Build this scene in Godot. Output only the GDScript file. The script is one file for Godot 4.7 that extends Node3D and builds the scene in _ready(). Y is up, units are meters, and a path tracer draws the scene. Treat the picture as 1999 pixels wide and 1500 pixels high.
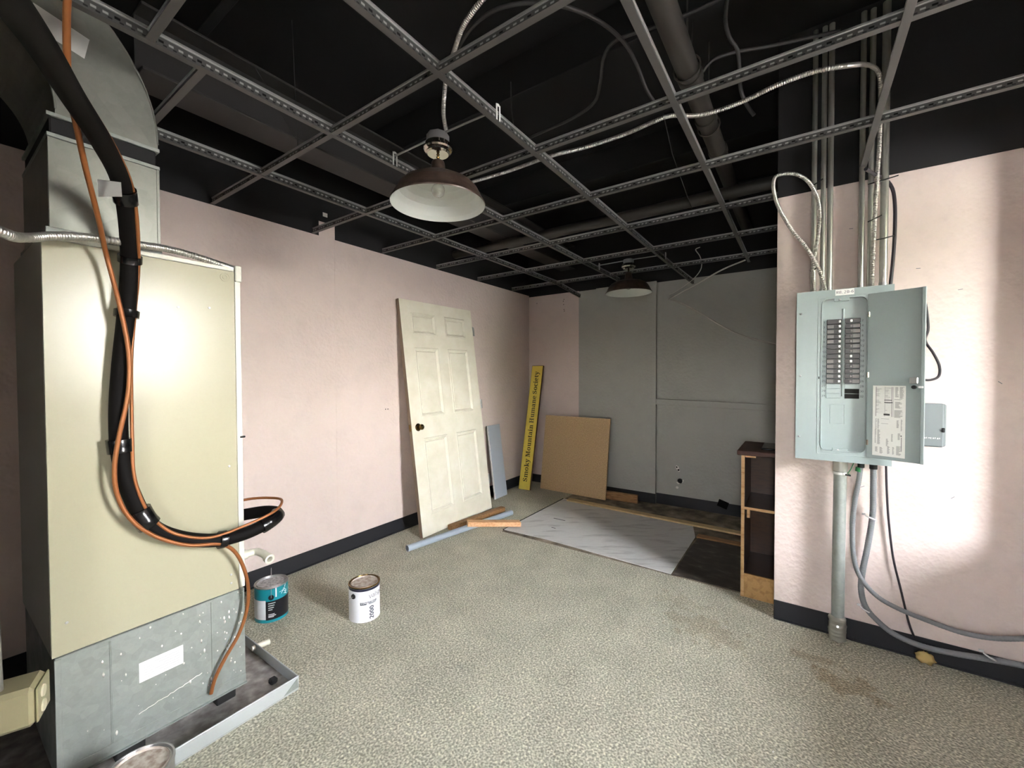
extends Node3D

const SUCTION := [Vector3(-0.484, 3.130, 0.046), Vector3(-0.514, 1.869, 0.046), Vector3(-0.659, 1.798, 0.001), Vector3(-0.823, 1.852, -0.050), Vector3(-0.970, 1.902, -0.095), Vector3(-1.169, 1.959, -0.153), Vector3(-1.370, 1.988, -0.221), Vector3(-1.546, 1.972, -0.306), Vector3(-1.680, 1.937, -0.370), Vector3(-1.767, 1.852, -0.405), Vector3(-1.865, 1.719, -0.430), Vector3(-1.865, 1.545, -0.418), Vector3(-1.870, 1.373, -0.403), Vector3(-1.870, 1.219, -0.394), Vector3(-1.870, 1.082, -0.398), Vector3(-1.870, 0.947, -0.422), Vector3(-1.870, 0.828, -0.469), Vector3(-1.870, 0.756, -0.552), Vector3(-1.860, 0.712, -0.662), Vector3(-1.860, 0.705, -0.767), Vector3(-1.860, 0.725, -0.860), Vector3(-1.900, 0.740, -0.915), Vector3(-1.970, 0.740, -0.900), Vector3(-2.020, 0.735, -0.830), Vector3(-2.030, 0.735, -0.775)]
const LIQUID := [Vector3(-0.505, 3.130, 0.026), Vector3(-0.535, 1.881, 0.026), Vector3(-0.680, 1.815, -0.015), Vector3(-0.843, 1.876, -0.061), Vector3(-1.019, 1.942, -0.110), Vector3(-1.177, 1.970, -0.172), Vector3(-1.388, 2.002, -0.245), Vector3(-1.548, 1.976, -0.329), Vector3(-1.680, 1.931, -0.394), Vector3(-1.756, 1.832, -0.425), Vector3(-1.855, 1.712, -0.449), Vector3(-1.855, 1.546, -0.436), Vector3(-1.855, 1.408, -0.426), Vector3(-1.855, 1.252, -0.424), Vector3(-1.855, 1.131, -0.424), Vector3(-1.850, 1.010, -0.426), Vector3(-1.850, 0.899, -0.452), Vector3(-1.850, 0.825, -0.492), Vector3(-1.845, 0.773, -0.545), Vector3(-1.840, 0.735, -0.638), Vector3(-1.840, 0.742, -0.744), Vector3(-1.835, 0.772, -0.870), Vector3(-1.890, 0.797, -0.930), Vector3(-1.980, 0.797, -0.910), Vector3(-2.030, 0.797, -0.850), Vector3(-2.040, 0.792, -0.775)]
const COPPER := [Vector3(-0.948, 3.130, -0.186), Vector3(-0.978, 2.515, -0.186), Vector3(-1.104, 2.296, -0.194), Vector3(-1.245, 2.185, -0.203), Vector3(-1.307, 2.136, -0.207), Vector3(-1.379, 2.075, -0.217), Vector3(-1.447, 2.027, -0.230), Vector3(-1.546, 1.989, -0.258), Vector3(-1.638, 1.923, -0.289), Vector3(-1.736, 1.830, -0.329), Vector3(-1.840, 1.734, -0.368), Vector3(-1.835, 1.577, -0.396), Vector3(-1.830, 1.440, -0.413), Vector3(-1.830, 1.339, -0.414), Vector3(-1.830, 1.254, -0.405), Vector3(-1.835, 1.146, -0.386), Vector3(-1.840, 1.038, -0.375), Vector3(-1.845, 0.943, -0.385), Vector3(-1.845, 0.855, -0.422), Vector3(-1.845, 0.782, -0.487), Vector3(-1.840, 0.727, -0.574), Vector3(-1.840, 0.698, -0.672), Vector3(-1.850, 0.636, -0.732), Vector3(-1.860, 0.518, -0.772), Vector3(-1.870, 0.406, -0.778), Vector3(-1.875, 0.302, -0.748), Vector3(-1.885, 0.220, -0.699), Vector3(-1.890, 0.156, -0.665), Vector3(-1.895, 0.100, -0.652)]
const WHIP := [Vector3(-1.480, 1.800, 0.070), Vector3(-1.450, 1.720, -0.000), Vector3(-1.501, 1.677, -0.123), Vector3(-1.682, 1.713, -0.180), Vector3(-1.763, 1.751, -0.247), Vector3(-1.818, 1.779, -0.331), Vector3(-1.832, 1.787, -0.419), Vector3(-1.900, 1.810, -0.547), Vector3(-1.910, 1.804, -0.645), Vector3(-1.925, 1.793, -0.738)]
const LAMP_BX := [Vector3(-0.853, 2.620, -1.118), Vector3(-0.937, 2.600, -1.126), Vector3(-1.017, 2.585, -1.151), Vector3(-1.100, 2.570, -1.200), Vector3(-1.167, 2.530, -1.233), Vector3(-1.218, 2.490, -1.272), Vector3(-1.269, 2.460, -1.321), Vector3(-1.302, 2.430, -1.371)]
const LONG_BX := [Vector3(-1.541, 2.400, -1.757), Vector3(-1.285, 2.420, -1.811), Vector3(-1.040, 2.440, -1.842), Vector3(-0.858, 2.440, -1.867), Vector3(-0.670, 2.440, -1.869), Vector3(-0.539, 2.440, -1.850), Vector3(-0.468, 2.450, -1.867), Vector3(-0.395, 2.470, -1.958), Vector3(-0.320, 2.480, -1.996), Vector3(-0.213, 2.480, -1.989), Vector3(-0.086, 2.480, -1.955), Vector3(0.028, 2.490, -1.968), Vector3(0.122, 2.500, -2.015), Vector3(0.228, 2.720, -2.450), Vector3(0.277, 2.724, -2.560), Vector3(0.290, 2.623, -2.620), Vector3(0.289, 2.433, -2.620), Vector3(0.282, 2.268, -2.620), Vector3(0.276, 2.102, -2.620), Vector3(0.271, 1.910, -2.620), Vector3(0.269, 1.760, -2.625)]
const LOOP_BX := [Vector3(0.094, 1.763, -2.635), Vector3(0.067, 1.862, -2.600), Vector3(0.013, 1.981, -2.580), Vector3(-0.052, 2.086, -2.570), Vector3(-0.108, 2.213, -2.580), Vector3(-0.132, 2.318, -2.600), Vector3(-0.127, 2.386, -2.620), Vector3(-0.089, 2.396, -2.625), Vector3(-0.033, 2.378, -2.625), Vector3(0.017, 2.326, -2.620), Vector3(0.053, 2.237, -2.610), Vector3(0.064, 2.142, -2.600), Vector3(0.059, 2.044, -2.610), Vector3(0.044, 1.934, -2.620), Vector3(0.038, 1.847, -2.630), Vector3(0.048, 1.763, -2.635)]
const BLACK_TOP := [Vector3(0.225, 2.264, -2.450), Vector3(0.278, 2.289, -2.620), Vector3(0.315, 2.275, -2.660), Vector3(0.342, 2.226, -2.665), Vector3(0.352, 2.147, -2.665), Vector3(0.353, 2.027, -2.665), Vector3(0.349, 1.907, -2.665), Vector3(0.340, 1.763, -2.665)]
const GREY_A := [Vector3(0.238, 0.916, -2.620), Vector3(0.231, 0.826, -2.630), Vector3(0.217, 0.707, -2.640), Vector3(0.211, 0.578, -2.645), Vector3(0.219, 0.437, -2.650), Vector3(0.245, 0.347, -2.650), Vector3(0.303, 0.276, -2.650), Vector3(0.377, 0.239, -2.650), Vector3(0.483, 0.213, -2.650), Vector3(0.598, 0.196, -2.650), Vector3(0.705, 0.209, -2.650), Vector3(0.832, 0.258, -2.650)]
const GREY_B := [Vector3(0.287, 0.909, -2.650), Vector3(0.289, 0.778, -2.660), Vector3(0.288, 0.649, -2.670), Vector3(0.273, 0.505, -2.675), Vector3(0.255, 0.373, -2.675), Vector3(0.250, 0.282, -2.675), Vector3(0.265, 0.204, -2.675), Vector3(0.304, 0.151, -2.675), Vector3(0.373, 0.100, -2.672), Vector3(0.471, 0.078, -2.670), Vector3(0.572, 0.083, -2.670), Vector3(0.689, 0.100, -2.670), Vector3(0.841, 0.116, -2.670)]
const THIN_BLACK := [Vector3(0.338, 0.908, -2.690), Vector3(0.342, 0.779, -2.690), Vector3(0.351, 0.631, -2.690), Vector3(0.369, 0.460, -2.690), Vector3(0.397, 0.318, -2.690), Vector3(0.427, 0.167, -2.690), Vector3(0.448, 0.100, -2.690)]
const DOOR_CORD := [Vector3(0.440, 1.744, -2.690), Vector3(0.463, 1.680, -2.680), Vector3(0.475, 1.561, -2.680), Vector3(0.466, 1.503, -2.680), Vector3(0.490, 1.442, -2.660), Vector3(0.508, 1.384, -2.650), Vector3(0.502, 1.337, -2.630), Vector3(0.469, 1.321, -2.600), Vector3(0.434, 1.324, -2.570)]
const WHITE_A := [Vector3(-0.438, 2.400, -4.390), Vector3(-0.568, 2.370, -4.421), Vector3(-0.643, 2.279, -4.200), Vector3(-0.839, 2.218, -4.320), Vector3(-1.022, 2.159, -4.400), Vector3(-1.133, 2.127, -4.450)]
const WHITE_B := [Vector3(-1.108, 2.114, -4.450), Vector3(-0.999, 2.066, -4.410), Vector3(-0.809, 1.942, -4.410), Vector3(-0.628, 1.810, -4.410), Vector3(-0.498, 1.730, -4.410), Vector3(-0.353, 1.670, -4.410), Vector3(-0.136, 1.600, -4.410)]
const WHITE_C := [Vector3(-0.717, 2.420, -3.805), Vector3(-0.787, 2.459, -4.000), Vector3(-0.772, 2.425, -4.100), Vector3(-0.773, 2.378, -4.200), Vector3(-0.809, 2.332, -4.300), Vector3(-0.894, 2.267, -4.360), Vector3(-1.026, 2.204, -4.420), Vector3(-1.123, 2.168, -4.450)]
const CABLE_1 := [Vector3(-1.272, 2.750, -1.387), Vector3(-1.110, 2.750, -1.318), Vector3(-0.973, 2.750, -1.308), Vector3(-0.846, 2.750, -1.362), Vector3(-0.745, 2.750, -1.459), Vector3(-0.668, 2.750, -1.598), Vector3(-0.629, 2.750, -1.751), Vector3(-0.614, 2.720, -1.872), Vector3(-0.600, 2.660, -1.956), Vector3(-0.565, 2.600, -2.022)]
const CABLE_2 := [Vector3(-0.257, 2.850, -1.871), Vector3(-0.351, 2.850, -1.876), Vector3(-0.492, 2.850, -1.868), Vector3(-0.638, 2.850, -1.841), Vector3(-0.716, 2.840, -1.830), Vector3(-0.774, 2.820, -1.868), Vector3(-0.834, 2.800, -1.977), Vector3(-0.910, 2.780, -2.076), Vector3(-1.050, 2.770, -2.117), Vector3(-1.238, 2.770, -2.133), Vector3(-1.387, 2.770, -2.144)]
const CABLE_3 := [Vector3(-0.243, 2.800, -1.787), Vector3(-0.272, 2.800, -1.933), Vector3(-0.266, 2.780, -2.018), Vector3(-0.242, 2.750, -2.066), Vector3(-0.238, 2.680, -2.105), Vector3(-0.233, 2.600, -2.104), Vector3(-0.214, 2.550, -2.150), Vector3(-0.186, 2.500, -2.159)]
const CABLE_4 := [Vector3(0.122, 2.850, -2.346), Vector3(-0.025, 2.850, -2.304), Vector3(-0.158, 2.830, -2.230), Vector3(-0.271, 2.800, -2.143), Vector3(-0.348, 2.770, -2.096), Vector3(-0.388, 2.740, -2.103)]
const STRAP_W1 := [Vector3(-2.051, 2.750, -0.916), Vector3(-2.058, 2.650, -1.003), Vector3(-2.023, 2.500, -1.080)]
const STRAP_W2 := [Vector3(-1.904, 2.950, -1.011), Vector3(-1.930, 2.700, -1.034), Vector3(-1.906, 2.400, -1.031)]
const STRAP_W3 := [Vector3(-1.239, 2.850, -1.782), Vector3(-1.129, 2.600, -1.626), Vector3(-1.062, 2.450, -1.549)]
const STRAP_W4 := [Vector3(-0.603, 2.700, -2.249), Vector3(-0.616, 2.600, -2.482), Vector3(-0.606, 2.500, -2.726), Vector3(-0.590, 2.400, -2.913)]
const STRAP_W5 := [Vector3(-0.420, 3.000, -2.039), Vector3(-0.428, 2.800, -2.059)]
const TAG := [Vector3(-1.723, 1.932, -0.328), Vector3(-1.639, 1.914, -0.362), Vector3(-1.636, 1.872, -0.363), Vector3(-1.720, 1.881, -0.329)]


# ---------------------------------------------------------------- mesh building
class Shape:
	var v := PackedVector3Array()
	var n := PackedVector3Array()
	var uv := PackedVector2Array()
	var ix := PackedInt32Array()

	func tri(a: Vector3, b: Vector3, c: Vector3) -> void:
		var m := (b - a).cross(c - a).normalized()
		var k := v.size()
		for p in [a, b, c]:
			v.append(p); n.append(m); uv.append(_flat(p, m))
		ix.append_array([k, k + 2, k + 1])

	func _flat(p: Vector3, m: Vector3) -> Vector2:
		var q := m.abs()
		if q.x >= q.y and q.x >= q.z: return Vector2(p.z, p.y)
		if q.y >= q.z: return Vector2(p.x, p.z)
		return Vector2(p.x, p.y)

	# corners run anticlockwise seen from outside
	func quad(a: Vector3, b: Vector3, c: Vector3, d: Vector3) -> void:
		var m := (c - a).cross(d - b).normalized()
		var k := v.size()
		for p in [a, b, c, d]:
			v.append(p); n.append(m); uv.append(_flat(p, m))
		ix.append_array([k, k + 2, k + 1, k, k + 3, k + 2])

	func quad_uv(a: Vector3, b: Vector3, c: Vector3, d: Vector3, r := Rect2(0, 0, 1, 1)) -> void:
		var m := (c - a).cross(d - b).normalized()
		var k := v.size()
		for p in [a, b, c, d]:
			v.append(p); n.append(m)
		uv.append_array([Vector2(r.position.x, r.end.y), r.end, Vector2(r.end.x, r.position.y), r.position])
		ix.append_array([k, k + 2, k + 1, k, k + 3, k + 2])

	# box with chamfered edges
	func box(lo: Vector3, hi: Vector3, bev := 0.0, t := Transform3D()) -> Shape:
		var c := (lo + hi) / 2.0
		var h := (hi - lo) / 2.0
		var e: float = min(bev, min(h.x, min(h.y, h.z)) * 0.9)
		var ax := [Vector3.RIGHT, Vector3.UP, Vector3.BACK]
		for i in 3:
			var j: int = (i + 1) % 3
			var k: int = (i + 2) % 3
			for s in [-1.0, 1.0]:
				var o: Vector3 = c + ax[i] * h[i] * s
				var a: Vector3 = ax[j] * (h[j] - e)
				var b: Vector3 = ax[k] * (h[k] - e)
				if s > 0: quad(t * (o - a - b), t * (o + a - b), t * (o + a + b), t * (o - a + b))
				else: quad(t * (o - a + b), t * (o + a + b), t * (o + a - b), t * (o - a - b))
		if e <= 0.0: return self
		for i in 3:
			var j: int = (i + 1) % 3
			var k: int = (i + 2) % 3
			for s in [-1.0, 1.0]:
				for r in [-1.0, 1.0]:
					var p: Vector3 = c + ax[j] * h[j] * s + ax[k] * (h[k] - e) * r
					var q: Vector3 = c + ax[j] * (h[j] - e) * s + ax[k] * h[k] * r
					var l: Vector3 = ax[i] * (h[i] - e)
					if s * r > 0: quad(t * (p - l), t * (p + l), t * (q + l), t * (q - l))
					else: quad(t * (q - l), t * (q + l), t * (p + l), t * (p - l))
		for x in [-1.0, 1.0]:
			for y in [-1.0, 1.0]:
				for z in [-1.0, 1.0]:
					var s3 := Vector3(x, y, z)
					var p0 := c + Vector3(h.x, h.y - e, h.z - e) * s3
					var p1 := c + Vector3(h.x - e, h.y, h.z - e) * s3
					var p2 := c + Vector3(h.x - e, h.y - e, h.z) * s3
					if x * y * z > 0: tri(t * p0, t * p1, t * p2)
					else: tri(t * p0, t * p2, t * p1)
		return self

	func grid(rows: int, cols: int, pts: PackedVector3Array, nrm: PackedVector3Array, uvs: PackedVector2Array, flip := false) -> void:
		var k := v.size()
		v.append_array(pts); n.append_array(nrm); uv.append_array(uvs)
		for i in rows - 1:
			for j in cols - 1:
				var a := k + i * cols + j
				var b := a + 1
				var c := a + cols + 1
				var d := a + cols
				if flip: ix.append_array([a, b, c, a, c, d])
				else: ix.append_array([a, c, b, a, d, c])

	# profile of (radius, height) turned about the y axis, from bottom to top outside
	func lathe(prof: Array, segs := 32, t := Transform3D(), from := 0.0, to := TAU) -> Shape:
		for i in prof.size() - 1:
			var p: Vector2 = prof[i]
			var q: Vector2 = prof[i + 1]
			var d := (q - p).normalized()
			var pts := PackedVector3Array(); var nn := PackedVector3Array(); var uu := PackedVector2Array()
			for r in [p, q]:
				for j in segs + 1:
					var a: float = lerp(from, to, float(j) / segs)
					pts.append(t * Vector3(cos(a) * r.x, r.y, sin(a) * r.x))
					nn.append((t.basis * Vector3(cos(a) * d.y, -d.x, sin(a) * d.y)).normalized())
					uu.append(Vector2(float(j) / segs, r.y))
			grid(2, segs + 1, pts, nn, uu, true)
		return self

	# round tube along points; wave > 0 gives the ribs of armoured cable
	func tube(path: Array, r: float, sides := 10, wave := 0.0, pitch := 0.008, caps := true) -> Shape:
		var pts := PackedVector3Array(); var nn := PackedVector3Array(); var uu := PackedVector2Array()
		var up := Vector3.UP
		var run := 0.0
		var rows := path.size()
		for i in rows:
			var a: Vector3 = path[max(i - 1, 0)]
			var b: Vector3 = path[min(i + 1, rows - 1)]
			var d := (b - a).normalized()
			if i == 0 and absf(d.y) > 0.9: up = Vector3.RIGHT
			var s := up.cross(d).normalized()
			up = d.cross(s).normalized()
			if i > 0: run += (path[i] as Vector3).distance_to(path[i - 1])
			var g := r
			var tilt := 0.0
			if wave > 0.0:
				g += wave * cos(run / pitch * TAU)
				tilt = wave * TAU / pitch * sin(run / pitch * TAU)
			for j in sides + 1:
				var w := TAU * j / sides
				var o := s * cos(w) + up * sin(w)
				pts.append(path[i] + o * g); nn.append((o + d * tilt).normalized()); uu.append(Vector2(float(j) / sides, run))
		grid(rows, sides + 1, pts, nn, uu)
		if caps:
			for e in [0, rows - 1]:
				var d2: Vector3 = (path[e] - path[1 if e == 0 else rows - 2]).normalized()
				var k := v.size()
				v.append(path[e]); n.append(d2); uv.append(Vector2())
				for j in sides + 1:
					v.append(pts[e * (sides + 1) + j]); n.append(d2); uv.append(Vector2())
				for j in sides:
					if e == 0: ix.append_array([k, k + 1 + j, k + 2 + j])
					else: ix.append_array([k, k + 2 + j, k + 1 + j])
		return self

	# flat outline (anticlockwise in x, y) pushed out along z
	func prism(o: PackedVector2Array, z0: float, z1: float, t := Transform3D()) -> Shape:
		var ids := Geometry2D.triangulate_polygon(o)
		for k in range(0, ids.size(), 3):
			var a := o[ids[k]]; var b := o[ids[k + 1]]; var c := o[ids[k + 2]]
			if (b - a).cross(c - a) < 0:
				var s := b; b = c; c = s
			tri(t * Vector3(a.x, a.y, z1), t * Vector3(b.x, b.y, z1), t * Vector3(c.x, c.y, z1))
			tri(t * Vector3(a.x, a.y, z0), t * Vector3(c.x, c.y, z0), t * Vector3(b.x, b.y, z0))
		for k in o.size():
			var a := o[k]; var b := o[(k + 1) % o.size()]
			quad(t * Vector3(a.x, a.y, z0), t * Vector3(b.x, b.y, z0), t * Vector3(b.x, b.y, z1), t * Vector3(a.x, a.y, z1))
		return self

	func mesh(shift := Vector3.ZERO) -> ArrayMesh:
		var w := v
		if shift != Vector3.ZERO:
			w = PackedVector3Array()
			w.resize(v.size())
			for i in v.size(): w[i] = v[i] + shift
		var a := []
		a.resize(Mesh.ARRAY_MAX)
		a[Mesh.ARRAY_VERTEX] = w; a[Mesh.ARRAY_NORMAL] = n; a[Mesh.ARRAY_TEX_UV] = uv; a[Mesh.ARRAY_INDEX] = ix
		var m := ArrayMesh.new()
		m.add_surface_from_arrays(Mesh.PRIMITIVE_TRIANGLES, a)
		return m

func S() -> Shape: return Shape.new()

# points on a smooth curve through the given ones, about `step` apart
func curve(p: Array, step := 0.02) -> Array:
	var out := []
	for i in p.size() - 1:
		var a: Vector3 = p[max(i - 1, 0)]
		var b: Vector3 = p[i]
		var c: Vector3 = p[i + 1]
		var d: Vector3 = p[min(i + 2, p.size() - 1)]
		var k: int = max(2, int(ceil(b.distance_to(c) / step)))
		for j in k: out.append(b.cubic_interpolate(c, a, d, float(j) / k))
	out.append(p[-1])
	return out

# ---------------------------------------------------------------- scene tree
var taken := {}
func numbered(called: String) -> String:
	var k: int = taken.get(called, 0)
	taken[called] = k + 1
	return called if k == 0 else "%s_%03d" % [called, k]

func tag(o: Node, label: String, category: String, group := "") -> Node:
	o.set_meta("label", label)
	o.set_meta("category", category)
	if group: o.set_meta("group", group)
	return o

func thing(called: String, label: String, category: String, at := Vector3.ZERO, group := "") -> Node3D:
	var o := Node3D.new()
	o.name = numbered(called)
	add_child(o)
	o.position = at
	tag(o, label, category, group)
	return o

func where(p: Node) -> Vector3:
	var at := Vector3.ZERO
	while p is Node3D and p != self:
		at += (p as Node3D).position
		p = p.get_parent()
	return at

# geometry given in room coordinates becomes one part of a thing
func part(parent: Node, called: String, s: Shape, m: Material, label := "") -> MeshInstance3D:
	var o := MeshInstance3D.new()
	o.name = called
	o.mesh = s.mesh(-where(parent))
	o.material_override = m
	parent.add_child(o, true)
	if label: o.set_meta("label", label)
	return o

# one shared mesh, placed by a transform
func put(parent: Node, called: String, m: Mesh, mat_: Material, t := Transform3D()) -> MeshInstance3D:
	var o := MeshInstance3D.new()
	o.name = called
	o.mesh = m
	o.material_override = mat_
	o.transform = t
	parent.add_child(o, true)
	return o

func solo(called: String, s: Shape, m: Material, label: String, category: String, group := "") -> MeshInstance3D:
	var o := MeshInstance3D.new()
	o.name = numbered(called)
	o.mesh = s.mesh()
	o.material_override = m
	add_child(o)
	tag(o, label, category, group)
	return o

func struct(called: String, s: Shape, m: Material, label: String, category: String) -> MeshInstance3D:
	var o := solo(called, s, m, label, category)
	o.set_meta("kind", "structure")
	return o

func copy(o: Node3D, at: Vector3, label: String) -> Node3D:
	var c: Node3D = o.duplicate()
	c.name = numbered(String(o.name))
	add_child(c)
	c.position = at
	c.set_meta("label", label)
	return c

# ---------------------------------------------------------------- materials
var M := {}
func mat(key: String, c: Color, rough := 0.6, metal := 0.0, spec := 0.5) -> StandardMaterial3D:
	var m := StandardMaterial3D.new()
	m.resource_name = key
	m.albedo_color = c
	m.roughness = rough
	m.metallic = metal
	m.metallic_specular = spec
	M[key] = m
	return m

func rgb(r: int, g: int, b: int) -> Color: return Color8(r, g, b)

func noise(freq: float, seed_: int, type := FastNoiseLite.TYPE_SIMPLEX_SMOOTH, oct := 4) -> FastNoiseLite:
	var f := FastNoiseLite.new()
	f.noise_type = type
	f.frequency = freq
	f.seed = seed_
	f.fractal_type = FastNoiseLite.FRACTAL_FBM if oct > 1 else FastNoiseLite.FRACTAL_NONE
	f.fractal_octaves = oct
	return f

func ramp(stops: Array) -> Gradient:
	var g := Gradient.new()
	var o := PackedFloat32Array(); var c := PackedColorArray()
	for s in stops:
		o.append(s[0]); c.append(s[1])
	g.offsets = o; g.colors = c
	return g

func ntex(f: FastNoiseLite, size := 512, g: Gradient = null) -> NoiseTexture2D:
	var t := NoiseTexture2D.new()
	t.width = size; t.height = size
	t.seamless = true
	t.noise = f
	if g: t.color_ramp = g
	return t

func nnorm(f: FastNoiseLite, size := 512, bump := 4.0) -> NoiseTexture2D:
	var t := NoiseTexture2D.new()
	t.width = size; t.height = size
	t.seamless = true
	t.noise = f
	t.as_normal_map = true
	t.bump_strength = bump
	return t

func triplanar(m: StandardMaterial3D, scale: Vector3, world := true) -> void:
	m.uv1_triplanar = true
	m.uv1_world_triplanar = world
	m.uv1_scale = scale

func bumpy(m: StandardMaterial3D, t: Texture2D, k := 1.0) -> void:
	m.normal_enabled = true
	m.normal_texture = t
	m.normal_scale = k

func grey(a: float, c: Color, d: float) -> Array:
	return [[0.0, c.darkened(d)], [0.5, c], [1.0, c.lightened(d * a)]]

func materials() -> void:
	# paints: even colour with faint mottling of the roller
	var mottle := func(c: Color, s: int) -> NoiseTexture2D:
		return ntex(noise(0.012, s, FastNoiseLite.TYPE_SIMPLEX_SMOOTH, 5), 512, ramp([[0.0, c.darkened(0.025)], [0.45, c], [0.6, c], [1.0, c.lightened(0.02)]]))
	var roller := nnorm(noise(0.09, 3, FastNoiseLite.TYPE_SIMPLEX_SMOOTH, 2), 512, 2.0)
	var peel := nnorm(noise(0.045, 8, FastNoiseLite.TYPE_CELLULAR, 2), 512, 5.0)
	for a in [["pink", PINK, 11], ["grey_paint", GREYP, 12]]:
		var m := mat(a[0], Color.WHITE, 0.62)
		m.albedo_texture = mottle.call(a[1], a[2])
		triplanar(m, Vector3.ONE * 0.6)
		bumpy(m, roller, 0.25)
	var pp := mat("pink_peel", Color.WHITE, 0.6)
	pp.albedo_texture = mottle.call(PINK, 11)
	triplanar(pp, Vector3.ONE * 1.6)
	bumpy(pp, peel, 0.3)
	mat("black_paint", rgb(17, 16, 16), 0.8)
	mat("deck", rgb(13, 12, 12), 0.95)
	mat("baseboard", rgb(32, 33, 37), 0.45)
	mat("wood_raw", rgb(120, 95, 70), 0.8)
	carpet_material()
	# bare floor of the alcove
	var sl := mat("slab", Color.WHITE, 0.8)
	sl.albedo_texture = ntex(noise(0.01, 21, FastNoiseLite.TYPE_SIMPLEX, 6), 512, ramp([[0.0, rgb(70, 62, 52)], [0.4, rgb(112, 101, 85)], [0.6, rgb(128, 117, 100)], [1.0, rgb(165, 155, 138)]]))
	triplanar(sl, Vector3.ONE * 0.9)
	var tar := mat("tar", Color.WHITE, 0.55)
	tar.albedo_texture = ntex(noise(0.012, 25, FastNoiseLite.TYPE_SIMPLEX, 6), 512, ramp([[0.0, rgb(40, 35, 30)], [0.5, rgb(56, 49, 42)], [0.75, rgb(72, 65, 57)], [1.0, rgb(112, 106, 98)]]))
	triplanar(tar, Vector3(0.9, 0.9, 1.6))
	var mb := mat("marble", Color.WHITE, 0.42)
	var mf := noise(0.006, 31, FastNoiseLite.TYPE_SIMPLEX, 5)
	mf.domain_warp_enabled = true
	mf.domain_warp_amplitude = 40.0
	mb.albedo_texture = ntex(mf, 1024, ramp([[0.0, rgb(172, 170, 167)], [0.3, rgb(202, 200, 196)], [0.42, rgb(210, 209, 205)], [0.6, rgb(213, 212, 208)], [0.72, rgb(206, 204, 200)], [1.0, rgb(218, 217, 214)]]))
	mb.uv1_scale = Vector3(1.0, 1.0, 1.0)
	# metals
	var galv := mat("galvanised", Color.WHITE, 0.42, 0.35)
	var gc := noise(0.03, 41, FastNoiseLite.TYPE_CELLULAR, 3)
	gc.cellular_return_type = FastNoiseLite.RETURN_CELL_VALUE
	galv.albedo_texture = ntex(gc, 512, ramp([[0.0, rgb(140, 145, 139)], [0.5, rgb(148, 153, 147)], [1.0, rgb(157, 161, 155)]]))
	galv.roughness_texture = ntex(noise(0.01, 43, FastNoiseLite.TYPE_SIMPLEX, 4), 256, ramp([[0.0, Color(0.3, 0.3, 0.3)], [1.0, Color(0.62, 0.62, 0.62)]]))
	galv.roughness = 1.0
	triplanar(galv, Vector3.ONE * 2.2)
	var panf := mat("pan_floor", Color.WHITE, 0.6, 0.25)
	panf.albedo_texture = ntex(noise(0.012, 47, FastNoiseLite.TYPE_SIMPLEX, 6), 512, ramp([[0.0, rgb(128, 122, 117)], [0.4, rgb(156, 151, 146)], [0.6, rgb(170, 165, 160)], [1.0, rgb(205, 203, 198)]]))
	triplanar(panf, Vector3.ONE * 1.8)
	var duct := mat("duct_metal", Color(0.9, 0.88, 0.86), 0.4, 0.45)
	duct.albedo_texture = galv.albedo_texture
	triplanar(duct, Vector3.ONE * 1.2)
	mat("rim_metal", rgb(192, 197, 196), 0.4, 0.35)
	mat("smear_grey", rgb(150, 152, 156), 0.6)
	mat("conduit", rgb(190, 190, 182), 0.32, 0.85)
	mat("armour", rgb(205, 202, 196), 0.3, 0.85)
	mat("chrome", rgb(225, 222, 212), 0.1, 1.0)
	mat("brass", rgb(120, 100, 62), 0.22, 1.0)
	mat("steel", rgb(176, 176, 174), 0.35, 0.8)
	mat("white_metal", rgb(225, 225, 222), 0.4)
	mat("copper", rgb(148, 92, 52), 0.42, 0.35)
	mat("foam_black", rgb(12, 10, 9), 0.7, 0.0, 0.25)
	mat("tape_black", rgb(10, 10, 11), 0.22)
	mat("rubber", rgb(20, 20, 20), 0.8)
	# handler and panel
	var hp := mat("handler_paint", rgb(166, 162, 138), 0.22, 0.0, 0.32)
	bumpy(hp, nnorm(noise(0.004, 51, FastNoiseLite.TYPE_SIMPLEX_SMOOTH, 1), 256, 3.0), 0.12)
	triplanar(hp, Vector3.ONE * 0.4)
	mat("handler_trim", rgb(214, 213, 198), 0.35)
	mat("panel_grey", rgb(146, 158, 156), 0.42)
	mat("box_grey", rgb(122, 129, 131), 0.4)
	mat("liquid_tight", rgb(120, 122, 124), 0.45)
	mat("breaker", rgb(26, 24, 24), 0.4)
	mat("breaker_mark", rgb(110, 106, 104), 0.5)
	mat("white_plastic", rgb(232, 232, 228), 0.4)
	mat("ivory", rgb(214, 206, 176), 0.45)
	mat("box_ivory", rgb(160, 152, 118), 0.45, 0.2)
	mat("ink", rgb(38, 38, 42), 0.7)
	mat("faint_ink", rgb(124, 124, 128), 0.7)
	mat("green", rgb(34, 112, 62), 0.5)
	mat("cord_dark", rgb(40, 34, 40), 0.5)
	mat("cable_white", rgb(196, 194, 184), 0.5)
	mat("cable_dark", rgb(40, 39, 37), 0.55)
	mat("tee_cap", rgb(74, 72, 69), 0.5)
	var web := mat("tee_web", Color.WHITE, 0.36, 0.7)
	var im := Image.create(64, 16, false, Image.FORMAT_RGB8)
	im.fill(rgb(98, 98, 96))
	im.fill_rect(Rect2i(0, 0, 64, 2), rgb(190, 190, 188))
	for k in 4:
		im.fill_rect(Rect2i(k * 16 + 2, 6, 8, 3), rgb(196, 196, 192) if k != 2 else rgb(20, 20, 20))
		im.fill_rect(Rect2i(k * 16 + 9, 10, 6, 2), rgb(50, 50, 50))
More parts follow.
